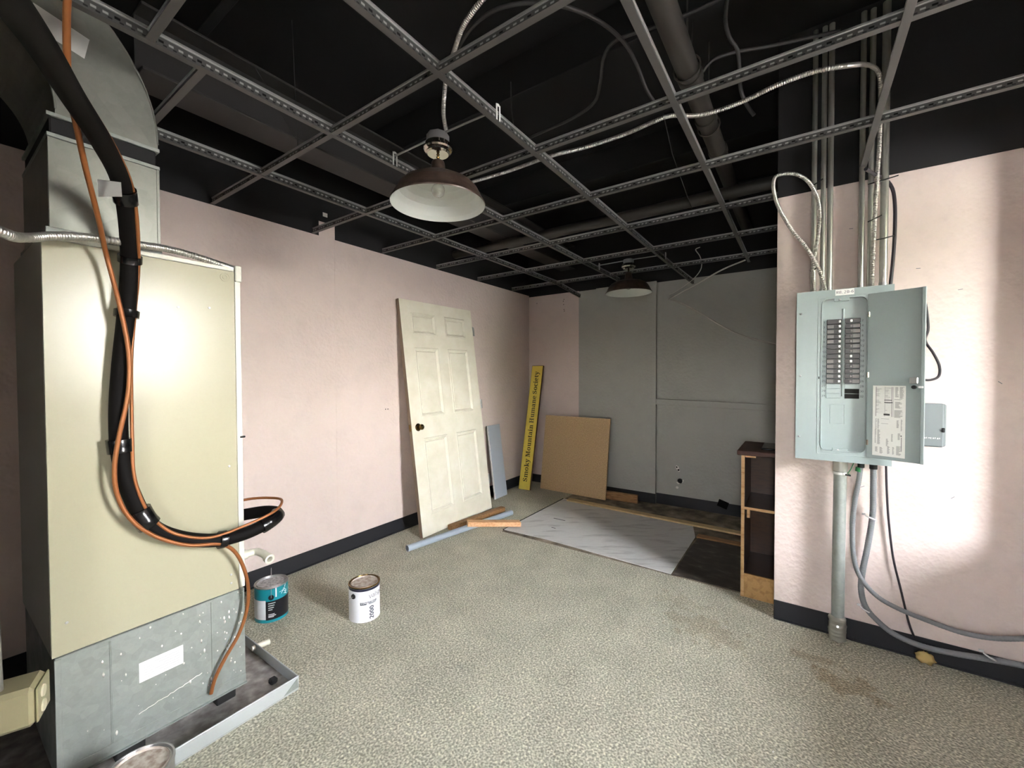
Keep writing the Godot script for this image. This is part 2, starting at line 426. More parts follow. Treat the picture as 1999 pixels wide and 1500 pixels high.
	web.albedo_texture = ImageTexture.create_from_image(im)
	mat("pipe_black", rgb(58, 55, 50), 0.5)
	mat("beam_black", rgb(50, 48, 46), 0.6)
	# lamps
	var sh := mat("shade_brown", Color.WHITE, 0.38, 0.25)
	sh.albedo_texture = ntex(noise(0.02, 61, FastNoiseLite.TYPE_SIMPLEX, 5), 256, ramp([[0.0, rgb(44, 34, 28)], [0.5, rgb(72, 58, 50)], [1.0, rgb(98, 84, 74)]]))
	triplanar(sh, Vector3.ONE * 3.0, false)
	mat("enamel", rgb(228, 232, 226), 0.12)
	var gl := mat("bulb_glass", Color(0.95, 0.95, 0.92, 0.35), 0.05)
	gl.transparency = BaseMaterial3D.TRANSPARENCY_ALPHA
	# door, boards, wood
	var dp := mat("door_paint", Color.WHITE, 0.42)
	dp.albedo_texture = ntex(noise(0.02, 71, FastNoiseLite.TYPE_SIMPLEX, 4), 256, ramp([[0.0, rgb(220, 215, 194)], [0.5, rgb(227, 222, 203)], [1.0, rgb(232, 228, 212)]]))
	triplanar(dp, Vector3.ONE * 0.8, false)
	mat("door_edge", rgb(128, 110, 92), 0.7)
	mat("door_dirt", rgb(176, 172, 142), 0.6)
	mat("board_grey", rgb(168, 175, 184), 0.5)
	mat("board_core", rgb(222, 220, 216), 0.8)
	var tan_ := mat("particle", Color.WHITE, 0.8)
	tan_.albedo_texture = ntex(noise(0.12, 81, FastNoiseLite.TYPE_SIMPLEX, 3), 512, ramp([[0.0, rgb(172, 145, 106)], [0.4, rgb(190, 160, 120)], [0.7, rgb(198, 168, 128)], [1.0, rgb(214, 188, 148)]]))
	triplanar(tan_, Vector3.ONE * 0.9, false)
	for a in [["wood_pale", rgb(206, 170, 124), rgb(176, 132, 84), 91], ["wood_fresh", rgb(226, 184, 140), rgb(186, 124, 78), 92], ["wood_old", rgb(160, 122, 82), rgb(112, 78, 48), 93], ["wood_dark", rgb(74, 44, 34), rgb(50, 28, 20), 94], ["wood_inside", rgb(66, 40, 19), rgb(48, 28, 12), 95], ["wood_strip", rgb(206, 180, 136), rgb(180, 150, 106), 96], ["wood_panel", rgb(190, 152, 98), rgb(160, 122, 74), 97]]:
		var w := mat(a[0], Color.WHITE, 0.6)
		w.albedo_texture = ntex(noise(0.02, a[3], FastNoiseLite.TYPE_SIMPLEX, 5), 512, ramp([[0.0, a[2]], [0.4, (a[1] as Color).lerp(a[2], 0.4)], [0.55, a[1]], [0.7, (a[1] as Color).lerp(a[2], 0.25)], [1.0, a[1]]]))
		triplanar(w, Vector3(0.6, 4.0, 4.0), false)
	(M["wood_inside"] as StandardMaterial3D).roughness = 0.35
	(M["wood_panel"] as StandardMaterial3D).uv1_scale = Vector3(2.0, 2.0, 2.0)
	mat("yellow", rgb(242, 219, 98), 0.5)
	mat("sign_edge", rgb(92, 68, 38), 0.7)
	mat("sign_ink", rgb(66, 56, 20), 0.6)
	mat("pvc_blue", rgb(160, 170, 180), 0.4)
	mat("pvc_white", rgb(228, 224, 206), 0.35)
	mat("pvc_dark", rgb(20, 22, 26), 0.8)
	# paint cans
	mat("can_white", rgb(232, 232, 236), 0.35)
	mat("can_metal", rgb(170, 168, 164), 0.32, 0.75)
	mat("can_dark", rgb(26, 28, 52), 0.4)
	mat("can_teal", rgb(24, 140, 152), 0.35)
	mat("can_black", rgb(20, 20, 26), 0.35)
	mat("can_text", rgb(214, 214, 214), 0.5)
	var lid := mat("lid_dirty", Color.WHITE, 0.5, 0.2)
	lid.albedo_texture = ntex(noise(0.02, 101, FastNoiseLite.TYPE_SIMPLEX, 5), 256, ramp([[0.0, rgb(150, 130, 114)], [0.4, rgb(182, 168, 155)], [0.6, rgb(198, 189, 178)], [1.0, rgb(214, 208, 199)]]))
	triplanar(lid, Vector3.ONE * 5.0, false)
	var lid2 := mat("lid_grey", Color.WHITE, 0.45, 0.35)
	lid2.albedo_texture = ntex(noise(0.03, 103, FastNoiseLite.TYPE_SIMPLEX, 5), 256, ramp([[0.0, rgb(130, 130, 130)], [0.5, rgb(178, 178, 178)], [1.0, rgb(210, 210, 210)]]))
	triplanar(lid2, Vector3.ONE * 5.0, false)
	# outdoors
	mat("concrete", rgb(190, 186, 178), 0.9)
	mat("siding", rgb(150, 146, 138), 0.8)
	var lf := mat("leaves", Color.WHITE, 0.7)
	lf.albedo_texture = ntex(noise(0.03, 111, FastNoiseLite.TYPE_CELLULAR, 3), 256, ramp([[0.0, rgb(104, 112, 84)], [0.5, rgb(146, 154, 120)], [1.0, rgb(182, 188, 158)]]))
	triplanar(lf, Vector3.ONE * 0.5)
	mat("bark", rgb(84, 68, 54), 0.9)
	mat("frame_white", rgb(215, 213, 206), 0.5)
	mat("foam_yellow", rgb(214, 184, 120), 0.85)
	mat("lint", rgb(220, 218, 210), 0.9)
	mat("hole", rgb(14, 12, 10), 0.9)
	mat("plaster", rgb(222, 220, 212), 0.8)

# looped carpet: light and dark loops over grey beige, with the worn brown stains where they lie
const CARPET := Rect2(-2.95, -4.65, 4.1, 6.15)
func carpet_material() -> void:
	var w := 1408
	var h := 2048
	var fine := noise(0.23, 5, FastNoiseLite.TYPE_SIMPLEX, 2).get_image(w, h).get_data()
	var loops := noise(0.36, 6, FastNoiseLite.TYPE_CELLULAR, 1).get_image(w, h).get_data()
	var coarse := noise(0.008, 7, FastNoiseLite.TYPE_SIMPLEX, 5).get_image(w, h).get_data()
	var out := PackedByteArray()
	out.resize(w * h * 3)
	var blotch := noise(9.0, 9, FastNoiseLite.TYPE_SIMPLEX, 4)
	var stains := [[Vector2(0.19, -2.30), Vector2(0.13, 0.08), 0.13], [Vector2(-0.42, -2.38), Vector2(0.2, 0.13), 0.07], [Vector2(-0.6, -2.6), Vector2(0.14, 0.08), 0.05], [Vector2(0.05, -2.42), Vector2(0.1, 0.05), 0.09]]
	for y in h:
		for x in w:
			var i := y * w + x
			var k: float = 0.84 + 0.42 * (fine[i] / 255.0 - 0.5) + 0.32 * (loops[i] / 255.0 - 0.5) + 0.08 * (coarse[i] / 255.0 - 0.5)
			var r: float = k * 224.0
			var g: float = k * 220.0
			var b: float = k * 197.0
			out[3 * i] = clampi(int(r), 0, 255); out[3 * i + 1] = clampi(int(g), 0, 255); out[3 * i + 2] = clampi(int(b), 0, 255)
	var sx := w / CARPET.size.x
	var sy := h / CARPET.size.y
	for s in stains:
		var c: Vector2 = s[0]
		var e: Vector2 = s[1]
		for y in range(int((c.y - e.y * 1.6 - CARPET.position.y) * sy), int((c.y + e.y * 1.6 - CARPET.position.y) * sy)):
			for x in range(int((c.x - e.x * 1.6 - CARPET.position.x) * sx), int((c.x + e.x * 1.6 - CARPET.position.x) * sx)):
				var p := Vector2(x / sx, y / sy) + CARPET.position
				var d := ((p - c) / e).length() + 0.9 * blotch.get_noise_2dv(p)
				var a: float = s[2] * (1.0 - smoothstep(0.55, 1.05, d))
				var i := 3 * (y * w + x)
				out[i] = int(out[i] * (1.0 - a * 0.75)); out[i + 1] = int(out[i + 1] * (1.0 - a)); out[i + 2] = int(out[i + 2] * (1.0 - a * 1.25))
	var m := mat("carpet", Color.WHITE, 0.95, 0.0, 0.2)
	m.albedo_texture = ImageTexture.create_from_image(Image.create_from_data(w, h, false, Image.FORMAT_RGB8, out))
	var hm := Image.create_from_data(w, h, false, Image.FORMAT_L8, loops)
	hm.convert(Image.FORMAT_RGBA8)
	hm.bump_map_to_normal_map(2.0)
	bumpy(m, ImageTexture.create_from_image(hm), 0.7)

const PINK := Color(0.845, 0.778, 0.748)
const GREYP := Color(0.645, 0.645, 0.615)
const EYE := 1.346
const XL := -2.856      # left wall
const ZP := -2.705      # wall with the breaker panel
const XR := 2.2         # window wall, right of the frame
const ZR := 1.45        # wall behind the camera
const YC := 2.355       # ceiling grid and paint line
const DECK := 3.15
const DISH := 0.004

func _ready() -> void:
	# ---- camera
	var cam := Camera3D.new()
	cam.name = "camera"
	cam.fov = 85.18
	cam.near = 0.02
	cam.transform = Transform3D(Basis(Vector3(0.82147, -0.00287, -0.57024), Vector3(-0.00908, 0.99979, -0.01812), Vector3(0.57017, 0.02006, 0.82128)).orthonormalized(), Vector3(0, EYE, 0))
	add_child(cam)
	# ---- sky and exposure: a bright overcast day outside the windows
	var env := Environment.new()
	env.background_mode = Environment.BG_SKY
	var sm := ProceduralSkyMaterial.new()
	sm.sky_top_color = Color(0.94, 0.96, 1.0)
	sm.sky_horizon_color = Color(1.0, 0.985, 0.95)
	sm.ground_bottom_color = Color(0.5, 0.48, 0.44)
	sm.ground_horizon_color = Color(0.7, 0.68, 0.64)
	sm.sky_energy_multiplier = 6.0
	sm.ground_energy_multiplier = 2.0
	var sky := Sky.new()
	sky.sky_material = sm
	env.sky = sky
	env.tonemap_mode = Environment.TONE_MAPPER_LINEAR
	env.tonemap_exposure = 2.1
	env.sdfgi_enabled = true
	env.ssao_enabled = true
	env.ssil_enabled = true
	var we := WorldEnvironment.new()
	we.name = "world_environment"
	we.environment = env
	add_child(we)
	# ---- things
	materials()
	outdoors()
	room()
	alcove_floor()
	ceiling_grid()
	plenum()
	air_handler()
	line_set()
	breaker_panel()
	conduits()
	lamps()
	leaning_door()
	boards()
	floor_things()
	paint_cans()
	wall_marks()

# ---------------------------------------------------------------- room
const WIN1 := [-1.80, -1.14, 1.00, 2.35]     # z0, z1, y0, y1 in the right wall, out of view
const WIN2 := [0.05, 0.41, 1.2, 2.0]          # x0, x1, y0, y1 in the rear wall, out of view, lights the alcove

func wall_with_hole(s: Shape, plane_x: bool, at: float, thick: float, a0: float, a1: float, y1: float, w: Array) -> void:
	for q in [[a0, w[0], 0.0, y1], [w[1], a1, 0.0, y1], [w[0], w[1], 0.0, w[2]], [w[0], w[1], w[3], y1]]:
		if plane_x: s.box(Vector3(at, q[2], q[0]), Vector3(at + thick, q[3], q[1]))
		else: s.box(Vector3(q[0], q[2], at), Vector3(q[1], q[3], at + thick))

func room() -> void:
	var fl := S()
	fl.box(Vector3(-3.05, -0.12, -4.75), Vector3(XR + 0.14, -0.004, 1.6))
	var c := CARPET
	fl.quad_uv(Vector3(c.position.x, 0, c.end.y), Vector3(XR + 0.1, 0, c.end.y), Vector3(XR + 0.1, 0, c.position.y), Vector3(c.position.x, 0, c.position.y), Rect2(0, 0, (XR + 0.1 - c.position.x) / c.size.x, 1))
	struct("floor", fl, M.carpet, "grey beige looped carpet covering the room floor", "floor")
	# left wall: pink below the ceiling line, black above it
	var w := struct("wall_left", S().box(Vector3(XL - 0.12, 0, -4.65), Vector3(XL, YC, 1.5)), M.pink, "long smooth pink wall behind the leaning white door", "wall")
	var up := S().box(Vector3(XL - 0.12, YC, -4.65), Vector3(XL + 0.001, DECK, -1.815)).box(Vector3(XL - 0.12, YC, -1.69), Vector3(XL + 0.001, DECK, 1.5)).box(Vector3(XL - 0.12, 2.46, -1.815), Vector3(XL + 0.001, DECK, -1.69))
	part(w, "black_upper_wall", up, M.black_paint, "black painted wall above the ceiling line")
	part(w, "pink_patch", S().box(Vector3(XL - 0.12, YC, -1.815), Vector3(XL, 2.46, -1.69)), M.pink, "pink patch reaching above the ceiling line")
	var sm_ := S().box(Vector3(XL, 0.02, -1.8145), Vector3(XL + 0.0012, YC, -1.8115))
	part(w, "drywall_seam", sm_, M.pink)
	# back wall: pink corner, grey sheet, proud grey panel, grey right half
	var zb := -4.50
	var b := struct("wall_back", S().box(Vector3(XL - 0.12, 0, zb - 0.15), Vector3(-2.165, 2.337, zb)), M.pink, "back wall of the alcove, pink corner and grey panels", "wall")
	part(b, "grey_sheet", S().box(Vector3(-2.165, 0, zb - 0.15), Vector3(-1.90, 2.333, zb)), M.grey_paint, "narrow grey painted strip of wall")
	part(b, "grey_panel", S().box(Vector3(-1.917, 0.0, zb - 0.02), Vector3(-1.249, 2.325, -4.425), 0.003), M.grey_paint, "proud grey panel behind the far lamp")
	part(b, "grey_wall", S().box(Vector3(-1.25, 0, zb - 0.15), Vector3(XR + 0.14, 2.312, -4.455)), M.grey_paint, "grey wall to the right of the panel")
	part(b, "black_upper_wall", S().box(Vector3(XL - 0.12, 2.337, zb - 0.15), Vector3(-2.165, DECK, zb + 0.001)).box(Vector3(-2.165, 2.333, zb - 0.15), Vector3(-1.917, DECK, zb + 0.001)).box(Vector3(-1.917, 2.325, zb - 0.15), Vector3(-1.249, DECK, zb + 0.003)).box(Vector3(-1.249, 2.312, zb - 0.15), Vector3(XR + 0.14, DECK, -4.453)), M.black_paint, "black painted wall above the ceiling line")
	var rail := S()
	var rt := Transform3D(Basis(Vector3(0, 0, 1), -0.022), Vector3(-1.247, 1.072, -4.44))
	rail.box(Vector3(0, -0.03, -0.02), Vector3(2.2, 0.03, 0.03), 0.003, rt)
	struct("trim_1", rail, M.grey_paint, "grey wooden rail across the right half of the grey wall", "rail")
	# wall that carries the breaker panel: a stub partition, textured paint
	var r := struct("wall_right", S().box(Vector3(-0.118, 0, ZP - 0.125), Vector3(XR + 0.14, 2.306, ZP), 0.002), M.pink_peel, "pink orange-peel textured wall carrying the breaker panel", "wall")
	part(r, "black_upper_wall", S().box(Vector3(-0.118, 2.306, ZP - 0.125), Vector3(XR + 0.14, DECK, ZP + 0.0015)), M.black_paint, "black painted wall above the ceiling line")
	# walls out of the frame
	var s := S()
	wall_with_hole(s, true, XR, 0.14, -4.65, 1.6, DECK, WIN1)
	struct("wall_side", s, M.pink, "pink wall with the daylight window, right of the view", "wall")
	s = S()
	wall_with_hole(s, false, ZR, 0.14, XL - 0.12, XR + 0.14, DECK, WIN2)
	struct("wall_rear", s, M.pink, "pink wall behind the viewer, with an unseen window placed to light the alcove", "wall")
	struct("added_nook_wall", S().box(Vector3(XL, 0, 0.06), Vector3(-1.45, 2.30, 0.16)), M.black_paint, "added black wall left of the view, keeping rear light off the air handler nook", "wall")  # added blocker outside the frame, black so the nook stays dark
	struct("ceiling", S().box(Vector3(-3.0, DECK, -4.7), Vector3(XR + 0.2, DECK + 0.12, 1.65)), M.deck, "black painted deck above the open ceiling grid", "ceiling")
	s = S()
	wall_with_hole(s, true, 0.85, 0.1, ZP, 1.5, DECK, [-2.56, -0.5, 0.68, 2.25])
	struct("unseen_partition", s, M.pink, "unseen pink partition right of the view, its opening set to shade floor and panel wall", "wall")  # out of view; sill and jamb darken the right floor and panel wall
	# window frames
	var k := S()
	var f := 0.04
	for q in [[WIN1[0], WIN1[0] + f, WIN1[2], WIN1[3]], [WIN1[1] - f, WIN1[1], WIN1[2], WIN1[3]], [WIN1[0] + f, WIN1[1] - f, WIN1[2], WIN1[2] + f], [WIN1[0] + f, WIN1[1] - f, WIN1[3] - f, WIN1[3]]]:
		k.box(Vector3(XR + 0.03, q[2], q[0]), Vector3(XR + 0.11, q[3], q[1]), 0.004)
	struct("window_1", k, M.frame_white, "white frame of the unseen window in the side wall, placed as the main daylight", "window")  # out of view, set where the daylight has to enter from the right
	k = S()
	for q in [[WIN2[0], WIN2[0] + f, WIN2[2], WIN2[3]], [WIN2[1] - f, WIN2[1], WIN2[2], WIN2[3]], [WIN2[0] + f, WIN2[1] - f, WIN2[2], WIN2[2] + f], [WIN2[0] + f, WIN2[1] - f, WIN2[3] - f, WIN2[3]]]:
		k.box(Vector3(q[0], q[2], ZR + 0.03), Vector3(q[1], q[3], ZR + 0.11), 0.004)
	struct("window_2", k, M.frame_white, "white frame of the unseen window behind the viewer, placed to light the alcove", "window")  # out of view, placed to brighten the alcove and panel front
	# vinyl cove baseboards with a curled toe
	var bh := 0.112
	var t := S()
	t.box(Vector3(XL, 0.004, -4.50), Vector3(XL + 0.005, bh, 1.45), 0.002)
	t.box(Vector3(XL, 0.0, -4.50), Vector3(XL + 0.016, 0.012, 1.45), 0.005)
	struct("baseboard_left", t, M.baseboard, "black vinyl baseboard along the long pink wall", "baseboard")
	t = S()
	t.box(Vector3(XL + 0.01, 0.0, -4.50), Vector3(-1.915, 0.1, -4.495), 0.002)
	t.box(Vector3(-1.915, 0.0, -4.425), Vector3(-1.25, 0.105, -4.419), 0.002)
	t.box(Vector3(-1.25, 0.0, -4.455), Vector3(XR, 0.112, -4.449), 0.002)
	struct("baseboard_back", t, M.baseboard, "black vinyl baseboard along the grey back wall", "baseboard")
	t = S()
	t.box(Vector3(-0.118, 0.004, ZP), Vector3(0.85, 0.105, ZP + 0.006), 0.002)
	t.box(Vector3(-0.118, 0.0, ZP), Vector3(0.85, 0.012, ZP + 0.016), 0.005)
	struct("baseboard_right", t, M.baseboard, "black vinyl baseboard below the breaker panel wall", "baseboard")

# unseen pavement, porch and trees outdoors, placed to cut and tint the daylight
func outdoors() -> void:
	struct("pavement", S().box(Vector3(-30, -0.35, -30), Vector3(30, -0.2, 30)), M.concrete, "pale concrete pavement outside the windows", "pavement")
	struct("unseen_porch_roof", S().box(Vector3(XR + 0.14, 2.8, -4.5), Vector3(XR + 1.0, 2.92, 1.4)), M.siding, "unseen porch roof outside the side window, placed to cut the high sky light", "roof")  # unseen overhang that trims the sky light entering the side window
	var bush := S()
	var f := noise(0.9, 5, FastNoiseLite.TYPE_SIMPLEX, 4)
	var pts := PackedVector3Array(); var nn := PackedVector3Array(); var uu := PackedVector2Array()
	for i in 19:
		for j in 33:
			var a := PI * i / 18.0
			var b := TAU * j / 32.0
			var d := Vector3(sin(a) * cos(b), cos(a), sin(a) * sin(b))
			pts.append(d * (2.0 + 0.7 * f.get_noise_3dv(d * 2.0)) * Vector3(1, 0.9, 1) + Vector3(0, 2.6, 0))
			nn.append(d); uu.append(Vector2(j, i))
	bush.grid(19, 33, pts, nn, uu)
	var tr := thing("tree", "leafy green tree outside the side window, nearer the alcove", "tree", Vector3(13, -0.2, -7.5))
	put(tr, "crown", bush.mesh(), M.leaves)
	put(tr, "trunk", S().tube([Vector3.ZERO, Vector3(0, 1.0, 0.03), Vector3(0.05, 2.0, 0)], 0.16).mesh(), M.bark)
	copy(tr, Vector3(12, -0.2, 4.5), "leafy green tree outside the side window, on the near side")

# ---------------------------------------------------------------- alcove floor
func alcove_floor() -> void:
	var sl := struct("floor_alcove", S().box(Vector3(-2.12, -0.004, -4.495), Vector3(1.0, 0.002, -2.895)), M.slab, "bare brown floor at the back of the alcove", "floor")
	part(sl, "dark_patch", S().prism(PackedVector2Array([Vector2(-0.7, 2.90), Vector2(-0.45, 2.905), Vector2(-0.118, 2.90), Vector2(1.0, 2.90), Vector2(1.0, 3.72), Vector2(-0.69, 3.70), Vector2(-0.705, 3.3)]), -0.004, -0.0005, Transform3D(Basis(Vector3(1, 0, 0), Vector3(0, 0, -1), Vector3(0, -1, 0)), Vector3(0, 0.003, 0))), M.tar, "dark rough patch of floor with pale scrapes")
	for q in [[Vector2(-0.70, 2.905), Vector2(-0.45, 2.915), Vector2(-0.42, 2.955), Vector2(-0.55, 2.99), Vector2(-0.69, 2.985)], [Vector2(-0.66, 3.03), Vector2(-0.52, 3.02), Vector2(-0.50, 3.045), Vector2(-0.62, 3.06)], [Vector2(-0.40, 2.91), Vector2(-0.25, 2.905), Vector2(-0.30, 2.94)]]:
		part(sl, "grey_smear", S().prism(PackedVector2Array(q), 0.0008, 0.0022, Transform3D(Basis(Vector3(1, 0, 0), Vector3(0, 0, -1), Vector3(0, 1, 0)), Vector3(0, 0.003, 0))), M.smear_grey, "pale grey smear of adhesive")
	# marble patterned sheet
	var s := S()
	var o := [Vector2(-2.118, -2.925), Vector2(-1.72, -2.945), Vector2(-0.715, -2.90), Vector2(-0.715, -3.68), Vector2(-0.80, -4.0), Vector2(-2.11, -4.03)]
	var ring := PackedVector2Array()
	for p in o: ring.append(Vector2(p.x, -p.y))
	var tb := Transform3D(Basis(Vector3(1, 0, 0), Vector3(0, 0, -1), Vector3(0, 1, 0)), Vector3.ZERO)
	s.prism(ring, 0.003, 0.009, tb)
	for i in s.uv.size():
		var q := s.v[i]
		var d := Vector2(q.x, q.z).rotated(0.62)
		s.uv[i] = Vector2(d.x * 0.35, d.y * 1.5)
	var sh := solo("marble_sheet", s, M.marble, "pale marble patterned sheet lying flat on the alcove floor", "sheet")
	part(sh, "black_scuff", S().box(Vector3(-1.90, 0.009, -3.42), Vector3(-1.78, 0.0098, -3.41)), M.hole, "short black scuff on the sheet")
	part(sh, "black_scuff", S().box(Vector3(-1.80, 0.009, -3.20), Vector3(-1.76, 0.0098, -3.192)), M.hole)
	var e := solo("carpet_trim", S().box(Vector3(-2.128, 0.0, -4.03), Vector3(-2.119, 0.010, -2.92), 0.002), M.pvc_dark, "dark edge strip between carpet and marble patterned sheet", "trim")
	e.set_meta("kind", "structure")

	var t1 := Transform3D(Basis(Vector3.UP, -0.032), Vector3(-2.05, 0.0095, -4.0))
	solo("wood_strip", S().box(Vector3(0, 0, -0.04), Vector3(1.9, 0.016, 0.04), 0.004, t1), M.wood_strip, "long pale wooden strip across the alcove floor behind the marble sheet", "strip")
	var t2 := Transform3D(Basis(Vector3.UP, 0.0), Vector3(-0.705, 0.0035, -3.705))
	solo("wood_strip", S().box(Vector3(0, 0, -0.036), Vector3(0.9, 0.016, 0.036), 0.004, t2), M.wood_old, "short dark wooden strip behind the dark floor patch", "strip")

# ---------------------------------------------------------------- ceiling grid
func tee(l: float, main: bool) -> Array:
	var cap := S()
	cap.box(Vector3(0, 0, -0.012), Vector3(l, 0.0022, 0.012), 0.0006)
	var web := S()
	var hgt := 0.04 if main else 0.032
	var k := l / 0.1
	for s in [-1.0, 1.0]:
		var z: float = 0.0012 * s
		if s > 0: web.quad_uv(Vector3(0, 0.002, z), Vector3(l, 0.002, z), Vector3(l, hgt, z), Vector3(0, hgt, z), Rect2(0, 0, k, 1))
		else: web.quad_uv(Vector3(l, 0.002, z), Vector3(0, 0.002, z), Vector3(0, hgt, z), Vector3(l, hgt, z), Rect2(0, 0, k, 1))
	var bulb := S().box(Vector3(0, hgt - 0.001, -0.004), Vector3(l, hgt + 0.007, 0.004), 0.0012)
	return [cap.mesh(), web.mesh(), bulb.mesh()]

func place_tee(g: Node3D, called: String, parts: Array, t: Transform3D, web: Material) -> void:
	var o := put(g, called, parts[0], M.tee_cap, t)
	put(o, "web", parts[1], web)
	put(o, "bulb", parts[2], M.steel)

func ceiling_grid() -> void:
	var g := thing("ceiling_grid", "open metal suspended ceiling grid without its tiles", "ceiling grid", Vector3(0, YC, 0))
	g.set_meta("kind", "structure")
	var along := Basis(Vector3(0, 0, -1), Vector3.UP, Vector3(1, 0, 0))     # local x runs to -z
	var mains := [-2.25, -1.63, -1.01, -0.40, 0.235]
	var ends := [-4.12, -4.40, -4.12, -4.30, ZP + 0.005]
	for i in 5:
		var from: float = -0.545 if i == 0 else 1.40     # the first one stops at the duct
		place_tee(g, "main_tee", tee(from - ends[i], true), Transform3D(along, Vector3(mains[i], 0, from)), M.tee_web)
	# two cut main tees whose ends hang down in front of the back wall
	for q in [[-2.25, 0.135], [-1.01, 0.12]]:
		var dz := -0.31
		var dir := Vector3(q[1], -0.11, dz)
		var x := dir.normalized()
		var z := x.cross(Vector3.UP).normalized()
		place_tee(g, "main_tee", tee(dir.length(), true), Transform3D(Basis(x, z.cross(x), z), Vector3(q[0], 0, -4.115)), M.tee_web)
	var rows := [1.40 - 0.61, 0.18, -0.43, -1.03, -1.645, -2.24, -2.86, -3.47, -4.11]
	var xs := [XL + 0.004, -2.25, -1.63, -1.01, -0.40, 0.235, XR - 0.005]
	var long := tee(0.62, false)
	for z in rows:
		for i in 6:
			var x0: float = xs[i]
			var x1: float = xs[i + 1]
			var zz: float = z
			if z < ZP and i >= 4: continue
			if i == 0 and z > -0.9: continue
			if z == -0.43 and i == 1: zz = -0.572
			if (z > -0.5 and i == 1) and z != -0.43: continue
			if z < ZP and i == 4: x1 = -0.13
			var set_ := long if absf(x1 - x0 - 0.62) < 0.012 else tee(x1 - x0, false)
			place_tee(g, "cross_tee", set_, Transform3D(Basis(), Vector3(x0, 0.0025, zz)), M.tee_web)
	for z in [-2.86, -3.47, -4.11]:
		place_tee(g, "cross_tee", tee(1.38, false), Transform3D(Basis(), Vector3(-0.40, 0.0025, z)), M.tee_web)
	for h in [[STRAP_W1, 0], [STRAP_W2, 0], [STRAP_W3, 0], [STRAP_W4, 0], [STRAP_W5, 0]]:
		part(g, "hanger_wire", S().tube(h[0], 0.0022, 6), M.cable_dark)

# ---------------------------------------------------------------- pipes and cables above the grid
func plenum() -> void:
	var p := thing("drain_pipe", "thick black drain pipe running above the ceiling grid", "pipe", Vector3(-0.43, 2.70, -1.5))
	part(p, "pipe", S().tube([Vector3(-0.43, 2.70, 1.4), Vector3(-0.43, 2.70, -1.0), Vector3(-0.43, 2.70, -4.45)], 0.046, 20), M.pipe_black)
	for z in [-2.02, -2.40, -2.78]:
		part(p, "coupling", S().tube([Vector3(-0.43, 2.70, z), Vector3(-0.43, 2.70, z - 0.05)], 0.053, 20), M.pipe_black)
	for z in [-1.98, -2.5]:
		var ring := []
		for k in 17: ring.append(Vector3(-0.43 + 0.056 * cos(TAU * k / 16.0), 2.70 + 0.056 * sin(TAU * k / 16.0), z))
		part(p, "strap", S().tube(ring, 0.004, 6).tube([Vector3(-0.43, 2.756, z), Vector3(-0.43, DECK, z)], 0.004, 6), M.pipe_black)
	p = thing("sprinkler_pipe", "black pipe crossing high above the far part of the ceiling grid", "pipe", Vector3(-1.0, 2.55, -3.1))
	part(p, "pipe", S().tube([Vector3(XL, 2.55, -3.12), Vector3(-1.0, 2.55, -3.12), Vector3(XR, 2.55, -3.05)], 0.04, 16), M.pipe_black)
	p = thing("steel_beam", "black steel beam above the grid near the long pink wall", "beam", Vector3(-2.3, 2.6, -1.5))
	part(p, "flange", S().box(Vector3(-2.40, 2.60, -4.49), Vector3(-2.21, 2.612, -0.56), 0.003), M.beam_black)
	part(p, "web", S().box(Vector3(-2.31, 2.612, -4.49), Vector3(-2.302, 2.86, -0.56)), M.beam_black)
	part(p, "flange", S().box(Vector3(-2.40, 2.86, -4.49), Vector3(-2.21, 2.872, -0.56), 0.003), M.beam_black)
	for z in [0.4, -0.8, -2.0, -3.2]:
		var nm: String = {0.4: "nearest, above the viewer", -0.8: "second from the viewer", -2.0: "third from the viewer", -3.2: "farthest, over the alcove"}[z]
		solo("joist", S().box(Vector3(XL, 2.93, z - 0.02), Vector3(XR, DECK, z + 0.02), 0.003), M.deck, "black roof joist above the ceiling grid, " + nm, "joist", "black roof joists")
	var cl := [["black cable arching over the grid from the near lamp to the thick pipe", CABLE_1], ["black cable with an S-bend hanging under the deck", CABLE_2], ["black cable dropping beside the thick pipe", CABLE_3], ["black cable sagging to the pipe strap from the right", CABLE_4]]
	for c in cl:
		solo("cable", S().tube(curve(c[1], 0.03), 0.008, 8), M.cable_dark, c[0], "cable")
	solo("armoured_cable", S().tube(curve(LONG_BX, 0.002), 0.0085, 9, 0.0012, 0.0075), M.armour, "long armoured cable running over the grid and down to the panel top", "cable")
	var lb := thing("white_cable", "white cable slanting from the grid to a hole in the grey wall", "cable", WHITE_A[-1])
	part(lb, "jacket", S().tube(curve(WHITE_A, 0.02), 0.007, 8), M.cable_white)
	lb = thing("white_cable", "white cable drooping across the grey wall towards the panel wall", "cable", WHITE_B[0])
	part(lb, "jacket", S().tube(curve(WHITE_B, 0.02), 0.007, 8), M.cable_white)
	lb = thing("white_cable", "thin white cable bowed below the grid beside the far lamp", "cable", WHITE_C[-1])
	part(lb, "jacket", S().tube(curve(WHITE_C, 0.02), 0.004, 8), M.cable_white)

